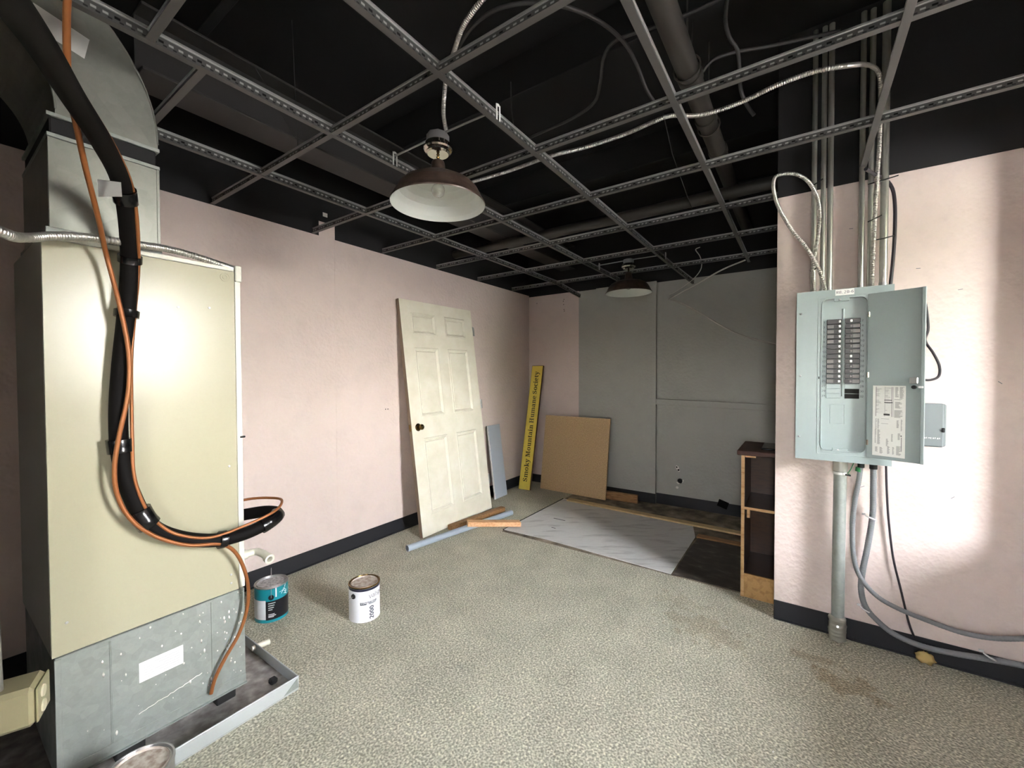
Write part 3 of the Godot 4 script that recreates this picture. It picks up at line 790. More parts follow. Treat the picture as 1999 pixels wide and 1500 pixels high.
# ---------------------------------------------------------------- air handler
func air_handler() -> void:
	var x1 := -1.915
	var x0 := -2.50
	var z0 := -0.785
	var z1 := -0.242
	# drip pan
	var pan := thing("drip_pan", "shallow galvanised drip pan under the air handler", "drip pan", Vector3(-2.1, 0, -0.5))
	var px := -1.767
	var pz := -0.93
	part(pan, "tray_floor", S().box(Vector3(-2.62, 0.002, pz), Vector3(px, 0.006, -0.1)), M.pan_floor)
	part(pan, "rim", S().box(Vector3(px - 0.002, 0.0, pz), Vector3(px, 0.056, -0.1)), M.rim_metal)
	part(pan, "rim", S().box(Vector3(-2.62, 0.0, pz), Vector3(px, 0.056, pz + 0.002)), M.rim_metal)
	part(pan, "rim", S().box(Vector3(-2.62, 0.0, -0.102), Vector3(px, 0.056, -0.1)), M.rim_metal)
	part(pan, "rim", S().box(Vector3(-2.622, 0.0, pz), Vector3(-2.62, 0.056, -0.1)), M.galvanised)
	var fold := S().tube([Vector3(px - 0.002, 0.056, -0.1), Vector3(px - 0.002, 0.056, pz)], 0.0035, 6).tube([Vector3(px, 0.056, pz + 0.002), Vector3(-2.62, 0.056, pz + 0.002)], 0.0035, 6)
	part(pan, "rolled_edge", fold, M.rim_metal)
	part(pan, "corner_fold", S().prism(PackedVector2Array([Vector2(0, 0.01), Vector2(0.06, 0.008), Vector2(0.004, 0.05)]), 0, 0.002, Transform3D(Basis(Vector3(0, 0, 1), Vector3.UP, Vector3(1, 0, 0)), Vector3(px, 0, pz + 0.002))), M.galvanised)
	var stub := S().lathe([Vector2(0.0, 0.0), Vector2(0.013, 0.0), Vector2(0.013, 0.06), Vector2(0.009, 0.06), Vector2(0.009, 0.01)], 18, Transform3D(Basis(Vector3.RIGHT, -PI / 2 - 0.1), Vector3(-2.16, 0.036, pz - 0.003)))
	part(pan, "drain_stub", stub, M.pvc_white, "short white drain stub")
	part(pan, "drain_stub", S().lathe([Vector2(0, 0), Vector2(0.011, 0), Vector2(0.011, 0.014), Vector2(0, 0.014)], 12, Transform3D(Basis(Vector3.RIGHT, PI / 2), Vector3(-2.16, 0.036, pz + 0.003))), M.pvc_white)
	part(pan, "float_switch", S().box(Vector3(-1.90, 0.006, -0.895), Vector3(-1.87, 0.03, -0.865), 0.006), M.rubber, "small black block in the tray")
	# unit
	var a := thing("air_handler", "tall beige air handler cabinet on a galvanised base", "air handler", Vector3(-2.2, 0.006, -0.5))
	for q in [[x1 - 0.07, z0 + 0.03, 0.07], [x1 - 0.07, z1 - 0.22, 0.08], [x0 + 0.02, z0 + 0.03, 0.05], [x0 + 0.02, z1 - 0.1, 0.05]]:
		part(a, "rubber_foot", S().box(Vector3(q[0], 0.006, q[1]), Vector3(q[0] + 0.05, 0.06, q[1] + q[2]), 0.004), M.rubber)
	part(a, "galvanised_base", S().box(Vector3(x0, 0.06, z0), Vector3(x1, 0.46, z1), 0.002), M.galvanised)
	part(a, "base_flange", S().box(Vector3(x1 - 0.002, 0.06, z0 - 0.002), Vector3(x1 + 0.012, 0.064, z1 + 0.002), 0.001).box(Vector3(x1, 0.064, z0), Vector3(x1 + 0.003, 0.10, z1), 0.001), M.galvanised)
	for z in [-0.37, -0.665]:
		part(a, "standing_seam", S().tube([Vector3(x1 - 0.001, 0.10, z), Vector3(x1 - 0.001, 0.452, z)], 0.0035, 8), M.galvanised)
	part(a, "corner_seam", S().box(Vector3(x1 - 0.01, 0.06, z1 - 0.014), Vector3(x1 + 0.002, 0.456, z1 + 0.001), 0.001), M.galvanised)
	var lab := part(a, "rating_label", S().box(Vector3(x1, 0.262, -0.571), Vector3(x1 + 0.0008, 0.332, -0.443)), M.white_plastic, "white paper label with faint print")
	var rows := S()
	for k in 6:
		rows.box(Vector3(x1 + 0.0008, 0.272 + k * 0.009, -0.56), Vector3(x1 + 0.001, 0.2728 + k * 0.009, -0.51 + 0.012 * (k % 3)))
		rows.box(Vector3(x1 + 0.0008, 0.272 + k * 0.009, -0.49 + 0.004 * (k % 2)), Vector3(x1 + 0.001, 0.2726 + k * 0.009, -0.455))
	part(lab, "print", rows, M.faint_ink)
	# drips of white sealant
	var rng := RandomNumberGenerator.new()
	rng.seed = 7
	var dr := S()
	for k in 70:
		var z := rng.randf_range(-0.775, -0.30) if k > 34 else rng.randf_range(-0.78, -0.62)
		var y := rng.randf_range(0.11, 0.45)
		var r := rng.randf_range(0.0012, 0.0035)
		dr.lathe([Vector2(r, 0), Vector2(r * 0.6, 0.0012), Vector2(0, 0.0016)], 7, Transform3D(Basis(Vector3.BACK, -PI / 2).scaled(Vector3(1, 1.0 + rng.randf() * 2.0, 1)), Vector3(x1, y, z)))
	var streak := []
	for k in 22: streak.append(Vector3(x1, 0.150 + 0.034 * k / 21.0 + rng.randf() * 0.006, lerpf(-0.44, -0.63, k / 21.0)))
	dr.tube(streak, 0.0016, 5)
	part(a, "sealant_drips", dr, M.plaster, "white splashes and drips").set_meta("kind", "stuff")
	# cabinet
	part(a, "cabinet", S().box(Vector3(x0, 0.462, z0), Vector3(x1 - 0.012, 1.785, z1 + 0.006), 0.004), M.handler_trim)
	var dz0 := z0 + 0.022
	# the big sheet metal panel is slightly dished
	var ap := S()
	var hw := (z1 + 0.006 - dz0) / 2.0
	var zc := (z1 + 0.006 + dz0) / 2.0
	var pts := PackedVector3Array(); var nn := PackedVector3Array(); var uu := PackedVector2Array()
	for i in 2:
		for k in 25:
			var t := lerpf(-1.0, 1.0, k / 24.0)
			pts.append(Vector3(x1 + 0.004 - DISH * (1.0 - t * t), 1.772 if i == 1 else 0.466, zc + t * hw))
			nn.append(Vector3(1, 0, -2.0 * DISH * t / hw).normalized()); uu.append(Vector2(k, i))
	ap.grid(2, 25, pts, nn, uu, true)
	ap.box(Vector3(x1 - 0.006, 0.466, dz0), Vector3(x1 + 0.0035, 1.772, dz0 + 0.001))
	part(a, "access_panel", ap, M.handler_paint, "large glossy beige panel")
	part(a, "corner_post", S().box(Vector3(x1 - 0.006, 0.466, z0 - 0.002), Vector3(x1 + 0.001, 1.735, dz0 - 0.003), 0.002), M.handler_trim)
	part(a, "post_cap", S().box(Vector3(x1 - 0.01, 1.735, z0 - 0.006), Vector3(x1 + 0.008, 1.80, dz0 - 0.004), 0.003), M.handler_trim)
	part(a, "top_rail", S().box(Vector3(x1 - 0.006, 1.774, dz0), Vector3(x1 + 0.002, 1.79, z1 + 0.006), 0.002), M.handler_trim)
	part(a, "knockout", S().lathe([Vector2(0.017, 0), Vector2(0.017, 0.0012), Vector2(0.0155, 0.0014), Vector2(0.0155, 0.0), Vector2(0.009, 0.0), Vector2(0.009, 0.0012), Vector2(0.0075, 0.0012), Vector2(0.0075, 0.0)], 28, Transform3D(Basis(Vector3.BACK, -PI / 2), Vector3(x1 + 0.003, 1.745, -0.73))), M.handler_paint)
	for q in [[1.605, -0.575], [1.615, -0.675], [0.565, -0.27], [0.50, -0.735], [0.98, -0.735], [0.535, -0.735]]:
		part(a, "screw", S().lathe([Vector2(0.0045, 0), Vector2(0.004, 0.002), Vector2(0, 0.0026)], 10, Transform3D(Basis(Vector3.BACK, -PI / 2), Vector3(x1 + 0.003, q[0], q[1]))), M.steel)
	part(a, "latch", S().box(Vector3(x1 - 0.004, 1.09, z0 - 0.012), Vector3(x1 + 0.004, 1.098, z0 + 0.008), 0.002), M.rubber)
	# condensate fitting and drain trap on the far side
	part(a, "drain_port", S().box(Vector3(-2.10, 0.50, z0 - 0.014), Vector3(-2.05, 0.60, z0), 0.006), M.rubber, "dark oval drain port")
	var el := [Vector3(-2.075, 0.535, z0 - 0.01), Vector3(-2.075, 0.535, z0 - 0.10), Vector3(-2.065, 0.535, z0 - 0.118), Vector3(-2.03, 0.53, z0 - 0.128), Vector3(-1.985, 0.522, z0 - 0.128)]
	part(a, "drain_elbow", S().tube(el, 0.0165, 18, 0, 1, false), M.pvc_white, "white plastic elbow")
	part(a, "drain_elbow", S().tube([Vector3(-2.075, 0.535, z0 - 0.03), Vector3(-2.075, 0.535, z0 - 0.075)], 0.0215, 18), M.pvc_white)
	part(a, "drain_elbow", S().lathe([Vector2(0.0125, 0.0), Vector2(0.0125, 0.022), Vector2(0.021, 0.022), Vector2(0.021, 0.0), Vector2(0.0165, -0.004)], 20, Transform3D(Basis(Vector3(0, 0, 1), -PI / 2 - 0.16), Vector3(-1.99, 0.523, z0 - 0.128))), M.pvc_white)
	# supply duct
	var d := thing("supply_duct", "galvanised duct curving up from the air handler into the ceiling", "duct", Vector3(-2.2, 1.79, -0.4))
	var dx := -1.935
	var db := -2.42
	part(d, "collar", S().box(Vector3(db - 0.01, 1.785, -0.535), Vector3(dx + 0.008, 1.815, -0.247), 0.002), M.galvanised)
	part(d, "straight_section", S().box(Vector3(db, 1.80, -0.527), Vector3(dx, 2.098, -0.256), 0.002), M.duct_metal)
	part(d, "side_seam", S().box(Vector3(dx - 0.02, 1.815, -0.533), Vector3(dx + 0.002, 2.10, -0.524), 0.001), M.duct_metal)
	for y in [2.098, 2.162]:
		part(d, "metal_band", S().box(Vector3(db - 0.004, y, -0.534), Vector3(dx + 0.004, y + 0.012, -0.255), 0.001), M.galvanised)
	part(d, "canvas_connector", S().box(Vector3(db + 0.004, 2.11, -0.525), Vector3(dx - 0.003, 2.163, -0.262), 0.004), M.rubber, "black flexible connector")
	var el2 := S()
	var n := 20
	var ri := 0.275
	var ro := 0.53
	var cy := 2.19
	var prev := []
	for k in n + 3:
		var an: float = PI / 2 * min(k, n) / n
		var push: float = 0.0 if k <= n else (0.45 * (k - n))
		var q := []
		for c in [[ro, dx], [ri, dx], [ri, db], [ro, db]]:
			q.append(Vector3(c[1], cy + sin(an) * c[0], -cos(an) * c[0] + push))
		if k > 0:
			for e in 4:
				el2.quad(prev[e], prev[(e + 1) % 4], q[(e + 1) % 4], q[e])
		prev = q
	el2.box(Vector3(db, 2.17, -0.53), Vector3(dx, cy, -0.275))
	part(d, "elbow", el2, M.duct_metal)
	var rim := []
	var rim2 := []
	for k in 15:
		var an := PI / 2 * k / 14.0
		rim.append(Vector3(dx + 0.001, cy + sin(an) * ro, -cos(an) * ro))
		rim2.append(Vector3(dx + 0.001, cy + sin(an) * ri, -cos(an) * ri))
	part(d, "elbow_seam", S().tube(rim, 0.003, 6), M.duct_metal)
	part(d, "elbow_seam", S().tube(rim2, 0.003, 6), M.duct_metal)
	part(d, "paper_label", S().prism(PackedVector2Array([Vector2(-0.357, 2.454), Vector2(-0.344, 2.385), Vector2(-0.20, 2.425), Vector2(-0.235, 2.487)]), 0, 0.001, Transform3D(Basis(Vector3(0, 0, 1), Vector3.UP, Vector3(1, 0, 0)), Vector3(dx, 0, 0))), M.white_plastic, "white paper label on the elbow")
	# armoured whip to the top of the unit
	var w := thing("flexible_conduit", "ribbed metal conduit lying across the air handler top", "conduit", WHIP[-1])
	part(w, "armour", S().tube(curve(WHIP, 0.002), 0.0115, 10, 0.0016, 0.0085), M.armour)
	part(w, "connector", S().tube([WHIP[-1] + Vector3(0, 0.004, 0.03), WHIP[-1], WHIP[-1] + Vector3(0, -0.004, -0.025)], 0.0125, 10), M.steel)
	# outlet box on a conduit in the near corner
	var j := thing("outlet_box", "ivory metal outlet box on a conduit beside the air handler", "outlet box", Vector3(-1.80, 0.4, -0.10))
	var jt := Transform3D(Basis(Vector3.UP, -0.36), Vector3(-1.846, 0.40, -0.204))
	part(j, "box", S().box(Vector3(-0.06, -0.06, 0.0), Vector3(0.05, 0.055, 0.16), 0.012, jt), M.box_ivory)
	part(j, "face_plate", S().box(Vector3(-0.056, -0.052, -0.006), Vector3(0.046, 0.048, 0.0), 0.006, jt), M.box_ivory)
	for y in [0.012, -0.032]:
		part(j, "socket", S().lathe([Vector2(0, 0.004), Vector2(0.016, 0.004), Vector2(0.017, 0.0)], 20, jt * Transform3D(Basis(Vector3.RIGHT, -PI / 2), Vector3(0.005, y + 0.006, -0.006))), M.ivory, "ivory socket face")
	part(j, "conduit", S().tube([Vector3(-1.865, 0.45, -0.125), Vector3(-1.865, 0.8, -0.12), Vector3(-1.87, 1.3, -0.06), Vector3(-1.87, 2.2, 0.04)], 0.012, 12), M.conduit)
	part(j, "support", S().box(Vector3(-0.02, -0.40, 0.12), Vector3(0.02, -0.06, 0.14), 0.002, jt), M.steel)

# ---------------------------------------------------------------- refrigerant lines
func sleeve(path: Array, i0: int, i1: int, r: float) -> Shape:
	var s := S()
	var seg := []
	for k in range(i0, i1 + 1): seg.append(path[k])
	return s.tube(seg, r, 16, 0.0006, 0.013)

func nearest(path: Array, y: float, from := 0) -> int:
	var best := from
	for k in range(from, path.size()):
		if absf((path[k] as Vector3).y - y) < absf((path[best] as Vector3).y - y): best = k
	return best

func line_set() -> void:
	var l := thing("refrigerant_lines", "black insulated refrigerant lines taped together in front of the air handler", "pipes", Vector3(-1.87, 1.0, -0.4))
	var su := curve(SUCTION, 0.012)
	var li := curve(LIQUID, 0.012)
	part(l, "insulated_pipe", S().tube(su, 0.025, 20), M.foam_black)
	part(l, "liquid_tube", S().tube(li, 0.0055, 10), M.copper, "thin copper tube")
	# tape bands
	for q in [[8.4, 0.026, 0.031], [9.85, 0.016, 0.0315], [10.95, 0.018, 0.033], [13.75, 0.024, 0.034], [15.7, 0.04, 0.034], [18.2, 0.02, 0.033], [20.2, 0.05, 0.031]]:
		var goal: Vector3 = (SUCTION[int(q[0])] as Vector3).lerp(SUCTION[int(q[0]) + 1], q[0] - int(q[0]))
		var best := 0
		for k in su.size():
			if (su[k] as Vector3).distance_to(goal) < (su[best] as Vector3).distance_to(goal): best = k
		var half := maxi(1, int(q[1] / 0.012))
		part(l, "tape", sleeve(su, maxi(best - half, 0), mini(best + half, su.size() - 1), q[2]), M.tape_black)
	var tg := S()
	tg.quad(TAG[3], TAG[2], TAG[1], TAG[0])
	tg.quad(TAG[0] - Vector3(0.001, 0, 0), TAG[1] - Vector3(0.001, 0, 0), TAG[2] - Vector3(0.001, 0, 0), TAG[3] - Vector3(0.001, 0, 0))
	part(l, "paper_tag", tg, M.white_plastic, "small white tag")
	var c := thing("copper_line", "bare copper tube looping down to the galvanised base", "pipe", COPPER[-1])
	part(c, "tube", S().tube(curve(COPPER, 0.012), 0.0068, 12), M.copper)

# ---------------------------------------------------------------- lettering
func letters(parent: Node, text: String, size: float, t: Transform3D, m: Material, serif := false, bold := 400, called := "lettering") -> MeshInstance3D:
	var f := SystemFont.new()
	f.font_names = PackedStringArray(["Droid Serif" if serif else "Droid Sans"])
	f.font_weight = bold
	var tm := TextMesh.new()
	tm.text = text
	tm.font = f
	tm.font_size = 48
	tm.pixel_size = size / 48.0
	tm.depth = 0.0008
	tm.curve_step = 1.0
	return put(parent, called, tm, m, t)

# lettering wrapped round a can of radius r; the baseline runs round the can, or up it
func wrapped(parent: Node, text: String, size: float, r: float, angle: float, y: float, m: Material, upright := false, bold := 400) -> void:
	var f := SystemFont.new()
	f.font_names = PackedStringArray(["Droid Sans"])
	f.font_weight = bold
	var tm := TextMesh.new()
	tm.text = text
	tm.font = f
	tm.font_size = 48
	tm.pixel_size = size / 48.0
	tm.depth = 0.0006
	var a := tm.surface_get_arrays(0)
	var s := S()
	s.ix = a[Mesh.ARRAY_INDEX]
	var vs: PackedVector3Array = a[Mesh.ARRAY_VERTEX]
	for p in vs:
		var q := Vector2(p.x, p.y)
		if upright: q = Vector2(-p.y, p.x)
		var w := angle - q.x / r
		s.v.append(Vector3(cos(w) * (r + p.z + 0.0004), y + q.y, sin(w) * (r + p.z + 0.0004)))
		s.n.append(Vector3(cos(w), 0, sin(w)))
		s.uv.append(Vector2())
	put(parent, "lettering", s.mesh(), m)

# ---------------------------------------------------------------- breaker panel
func ring_loop(x0: float, x1: float, y0: float, y1: float, r: float, k := 7) -> Array:
	var out := []
	for c in [[x1 - r, y1 - r, 0.0], [x0 + r, y1 - r, PI / 2], [x0 + r, y0 + r, PI], [x1 - r, y0 + r, PI * 1.5]]:
		for j in k: out.append(Vector2(c[0] + r * cos(c[2] + PI / 2 * j / (k - 1)), c[1] + r * sin(c[2] + PI / 2 * j / (k - 1))))
	return out

func breaker_panel() -> void:
	var p := thing("breaker_panel", "grey electrical breaker panel with its door swung open", "breaker panel", Vector3(0.16, 1.34, ZP))
	var zf := -2.595
	var lo := Vector2(-0.026, 0.918)
	var hi := Vector2(0.346, 1.764)
	part(p, "enclosure", S().box(Vector3(lo.x + 0.012, lo.y + 0.012, ZP), Vector3(hi.x - 0.012, hi.y - 0.012, zf - 0.034)).box(Vector3(lo.x, lo.y, ZP + 0.005), Vector3(lo.x + 0.012, hi.y, zf - 0.002)).box(Vector3(hi.x - 0.012, lo.y, ZP + 0.005), Vector3(hi.x, hi.y, zf - 0.002)).box(Vector3(lo.x + 0.012, lo.y, ZP + 0.005), Vector3(hi.x - 0.012, lo.y + 0.012, zf - 0.002)).box(Vector3(lo.x + 0.012, hi.y - 0.012, ZP + 0.005), Vector3(hi.x - 0.012, hi.y, zf - 0.002)), M.panel_grey)
	# front cover with a rounded opening
	var loop := ring_loop(0.078, 0.252, 0.969, 1.72, 0.028)
	var outer := [Vector2(hi.x, hi.y), Vector2(lo.x, hi.y), Vector2(lo.x, lo.y), Vector2(hi.x, lo.y)]
	var cv := S()
	var zs := zf - 0.026
	for i in loop.size():
		var j := (i + 1) % loop.size()
		var a: Vector2 = loop[i]
		var b: Vector2 = loop[j]
		var oa: Vector2 = outer[i / 7]
		var ob: Vector2 = outer[j / 7]
		var A := Vector3(a.x, a.y, zf); var B := Vector3(b.x, b.y, zf)
		if oa == ob: cv.tri(A, Vector3(oa.x, oa.y, zf), B)
		else: cv.quad(A, Vector3(oa.x, oa.y, zf), Vector3(ob.x, ob.y, zf), B)
		cv.quad(B, Vector3(b.x, b.y, zs), Vector3(a.x, a.y, zs), A)
	for i in 4:
		var a: Vector2 = outer[i]; var b: Vector2 = outer[(i + 1) % 4]
		cv.quad(Vector3(a.x, a.y, zf - 0.006), Vector3(b.x, b.y, zf - 0.006), Vector3(b.x, b.y, zf), Vector3(a.x, a.y, zf))
	part(p, "front_cover", cv, M.panel_grey)
	var lip := []
	for q in loop: lip.append(Vector3(q.x, q.y, zf + 0.0005))
	lip.append(lip[0])
	part(p, "opening_lip", S().tube(lip, 0.0022, 6, 0, 1, false), M.panel_grey)
	part(p, "door_seat", S().tube([Vector3(0.254, 1.727, zf), Vector3(0.064, 1.727, zf), Vector3(0.064, 0.953, zf), Vector3(0.254, 0.953, zf)], 0.0018, 6), M.panel_grey)
	var df := S()
	var poly := PackedVector2Array(loop)
	df.prism(poly, zs - 0.004, zs)
	part(p, "dead_front", df, M.panel_grey)
	part(p, "centre_rib", S().tube([Vector3(0.1635, 1.67, zs), Vector3(0.1635, 1.24, zs)], 0.0045, 8), M.panel_grey)
	for y in [1.712, 0.976]:
		var br := part(p, "catch", S().box(Vector3(0.125, y - 0.008, zf - 0.006), Vector3(0.185, y + 0.008, zf + 0.002), 0.002), M.panel_grey)
		part(br, "screw", S().lathe([Vector2(0.005, 0), Vector2(0.004, 0.003), Vector2(0, 0.0035)], 12, Transform3D(Basis(Vector3.RIGHT, PI / 2), Vector3(0.148, y, zf + 0.002))), M.steel)
	for q in [[-0.008, 1.655], [-0.008, 1.34], [-0.010, 1.03]]:
		part(p, "screw", S().lathe([Vector2(0.0055, 0), Vector2(0.0045, 0.0035), Vector2(0, 0.0045)], 12, Transform3D(Basis(Vector3.RIGHT, PI / 2), Vector3(q[0], q[1], zf))), M.steel)
	part(p, "knockout_plate", S().tube([Vector3(0.116, 1.198, zs), Vector3(0.172, 1.198, zs), Vector3(0.172, 1.103, zs), Vector3(0.116, 1.103, zs), Vector3(0.116, 1.198, zs)], 0.0012, 4), M.panel_grey)
	part(p, "slot", S().box(Vector3(0.066, 1.325, zf), Vector3(0.071, 1.337, zf + 0.0008)), M.hole)
	# breakers, two columns of one-inch spaces
	var y0 := 1.62
	var dy := 0.0245
	var left := ["w", "m", "m", "m", "m", "w", "w", "w", "p", "p", "p", "p", "p", "b", "b", "b"]
	var right := ["w", "g", "g", "g", "g", "g", "g", "w", "w", "g", "g", "g", "g", "b", "o", "o"]
	var body := S().box(Vector3(-0.029, -0.0112, 0), Vector3(0.029, 0.0112, 0.011), 0.0015).mesh()
	var handle := S().box(Vector3(-0.0045, -0.006, 0), Vector3(0.0045, 0.006, 0.009), 0.0015).mesh()
	var mark := S().box(Vector3(-0.013, -0.0075, 0), Vector3(0.013, 0.0075, 0.0008)).mesh()
	var blank := S().box(Vector3(-0.028, -0.0115, 0), Vector3(0.028, 0.0115, 0.003), 0.001).mesh()
	for side in 2:
		var kinds: Array = left if side == 0 else right
		var cx: float = 0.1275 if side == 0 else 0.1995
		var s: float = 1.0 if side == 0 else -1.0
		for k in 16:
			var at := Vector3(cx, y0 - dy * (k + 0.5), zs) - p.position
			var kind: String = kinds[k]
			if kind == "b":
				put(p, "filler_plate", blank, M.panel_grey, Transform3D(Basis(), at))
			elif kind == "o":
				put(p, "open_slot", blank, M.hole, Transform3D(Basis(), at - Vector3(0, 0, 0.002)))
			else:
				var bk := put(p, "breaker", body, M.breaker, Transform3D(Basis(), at))
				put(bk, "handle", handle, M.white_plastic if kind != "g" else M.breaker_mark, Transform3D(Basis(), Vector3(s * 0.0215 if side == 0 else s * 0.006, 0, 0.011)))
				if kind in ["m", "p", "g"]:
					put(bk, "marking", mark, M.breaker_mark, Transform3D(Basis(), Vector3(-0.014 if side == 0 else 0.014, 0, 0.011)))
			letters(p, str(2 * k + 1 + side), 0.0135, Transform3D(Basis(), at + Vector3(-0.039 if side == 0 else 0.0375, 0, 0.0005)), M.ink, false, 400, "number")
	# paper name tag
	var tg := part(p, "name_tag", S().box(Vector3(0.130, 1.733, zf), Vector3(0.202, 1.762, zf + 0.0008)), M.white_plastic, "white paper tag with black letters")
	letters(tg, "Rtl. 2B-6", 0.018, Transform3D(Basis(), Vector3(0.166, 1.7475, zf + 0.0008) - p.position), M.ink)
	# open door, hinged on the right
	var d := put(p, "panel_door", S().box(Vector3(0, -0.3875, -0.0015), Vector3(0.2, 0.3875, 0.0015), 0.001).box(Vector3(0.188, -0.3875, -0.0015), Vector3(0.2, 0.3875, 0.008), 0.001).mesh(), M.panel_grey, Transform3D(Basis(Vector3.UP, -0.385), Vector3(0.2545, 1.34, zf + 0.003) - p.position))
	var sheet := Image.create(256, 560, false, Image.FORMAT_RGB8)
	sheet.fill(rgb(226, 226, 220))
	var rng := RandomNumberGenerator.new()
	rng.seed = 12
	for x in [24, 96, 150, 162]: sheet.fill_rect(Rect2i(x, 10, 2 if x in [96, 162] else 4, 235), rgb(96, 96, 96))
	for k in 30: sheet.fill_rect(Rect2i(26, 16 + k * 7, 124, 1), rgb(160, 160, 158))
	for k in 26:
		for c in [28, 100]:
			if rng.randf() < 0.55: sheet.fill_rect(Rect2i(c, 18 + k * 8, rng.randi_range(12, 44), 2), rgb(130, 130, 130))
	for q in [[92, 112, 60, 5], [92, 130, 66, 6], [88, 222, 48, 14]]: sheet.fill_rect(Rect2i(q[0], q[1], q[2], q[3]), rgb(50, 50, 50))
	for blk in [[176, 12, 30, 80], [210, 10, 36, 90], [170, 105, 60, 8], [176, 125, 54, 50], [170, 190, 70, 60], [24, 265, 10, 90], [40, 265, 16, 80], [70, 262, 110, 4], [70, 300, 110, 4], [190, 270, 18, 60], [222, 260, 12, 90], [20, 350, 12, 110], [40, 350, 24, 120], [110, 420, 20, 60], [150, 380, 14, 60], [200, 370, 22, 50], [24, 490, 24, 40], [60, 490, 26, 50], [120, 480, 22, 60], [160, 480, 14, 60], [190, 470, 40, 70]]:
		for yy in range(blk[1], blk[1] + blk[3], 4):
			sheet.fill_rect(Rect2i(blk[0], yy, rng.randi_range(int(blk[2] * 0.5), blk[2]), 2), rgb(128, 128, 126))
	sheet.fill_rect(Rect2i(222, 385, 8, 8), rgb(30, 30, 30))
	sheet.fill_rect(Rect2i(226, 400, 4, 110), rgb(86, 86, 86))
	var smt := mat("directory_sheet", Color.WHITE, 0.6)
	smt.albedo_texture = ImageTexture.create_from_image(sheet)
	var sp := S()
	sp.quad_uv(Vector3(0.022, -0.372, 0.0022), Vector3(0.138, -0.372, 0.0022), Vector3(0.138, -0.045, 0.0022), Vector3(0.022, -0.045, 0.0022))
	put(d, "circuit_directory", sp.mesh(), smt)
	var lt := S().box(Vector3(0.152, -0.035, 0.0015), Vector3(0.180, -0.006, 0.018), 0.003)
	put(d, "latch", lt.mesh(), M.steel)
	put(d, "latch_cam", S().lathe([Vector2(0.008, 0), Vector2(0.008, 0.014), Vector2(0, 0.014)], 14, Transform3D(Basis(Vector3.RIGHT, PI / 2), Vector3(0.166, -0.05, 0.0015))).mesh(), M.rubber)
	put(d, "strike", S().box(Vector3(0.18, -0.054, 0.001), Vector3(0.196, -0.045, 0.012), 0.001).mesh(), M.white_metal)
	for y in [0.29, 0.005, -0.315]:
		put(d, "hinge", S().tube([Vector3(0.003, y - 0.012, 0.003), Vector3(0.003, y + 0.012, 0.003)], 0.0055, 10).mesh(), M.chrome)
	# small box beside the panel
	var b := thing("junction_box", "small grey lidded box on the wall behind the open panel door", "box", Vector3(0.46, 1.118, ZP))
	part(b, "body", S().box(Vector3(0.39, 1.022, ZP), Vector3(0.53, 1.213, ZP + 0.078), 0.006), M.box_grey)
	part(b, "cover", S().box(Vector3(0.387, 1.020, ZP + 0.079), Vector3(0.520, 1.215, ZP + 0.09), 0.008), M.box_grey)
	part(b, "latch", S().box(Vector3(0.512, 1.088, ZP + 0.09), Vector3(0.522, 1.108, ZP + 0.096), 0.002), M.rubber)
	var st := S()
	for k in 11:
		st.box(Vector3(0.435 + k * 0.007, 1.056 + 0.001 * (k % 3), ZP + 0.09), Vector3(0.4375 + k * 0.007 + 0.002 * (k % 2), 1.063 - 0.001 * (k % 2), ZP + 0.0904))
	part(b, "printed_name", st, M.white_plastic, "small worn white lettering")

# ---------------------------------------------------------------- conduits and cables on the panel wall
func upright(called: String, x: float, r: float, z: float, label: String, m: Material) -> void:
	var c := thing(called, label, "conduit", Vector3(x, 1.76, z), "metal conduits above the breaker panel")
	part(c, "pipe", S().tube([Vector3(x, 1.752, z), Vector3(x, 2.2, z), Vector3(x, 3.1, z)], r, 14), m)
	part(c, "connector", S().tube([Vector3(x, 1.764, z), Vector3(x, 1.785, z)], r + 0.0012, 14), M.steel)

func tie(parent: Node, a: Vector3, b: Vector3) -> void:
	part(parent, "cable_tie", S().tube([a, (a + b) / 2 + Vector3(0, -0.003, 0.004), b], 0.0028, 6), M.rubber)

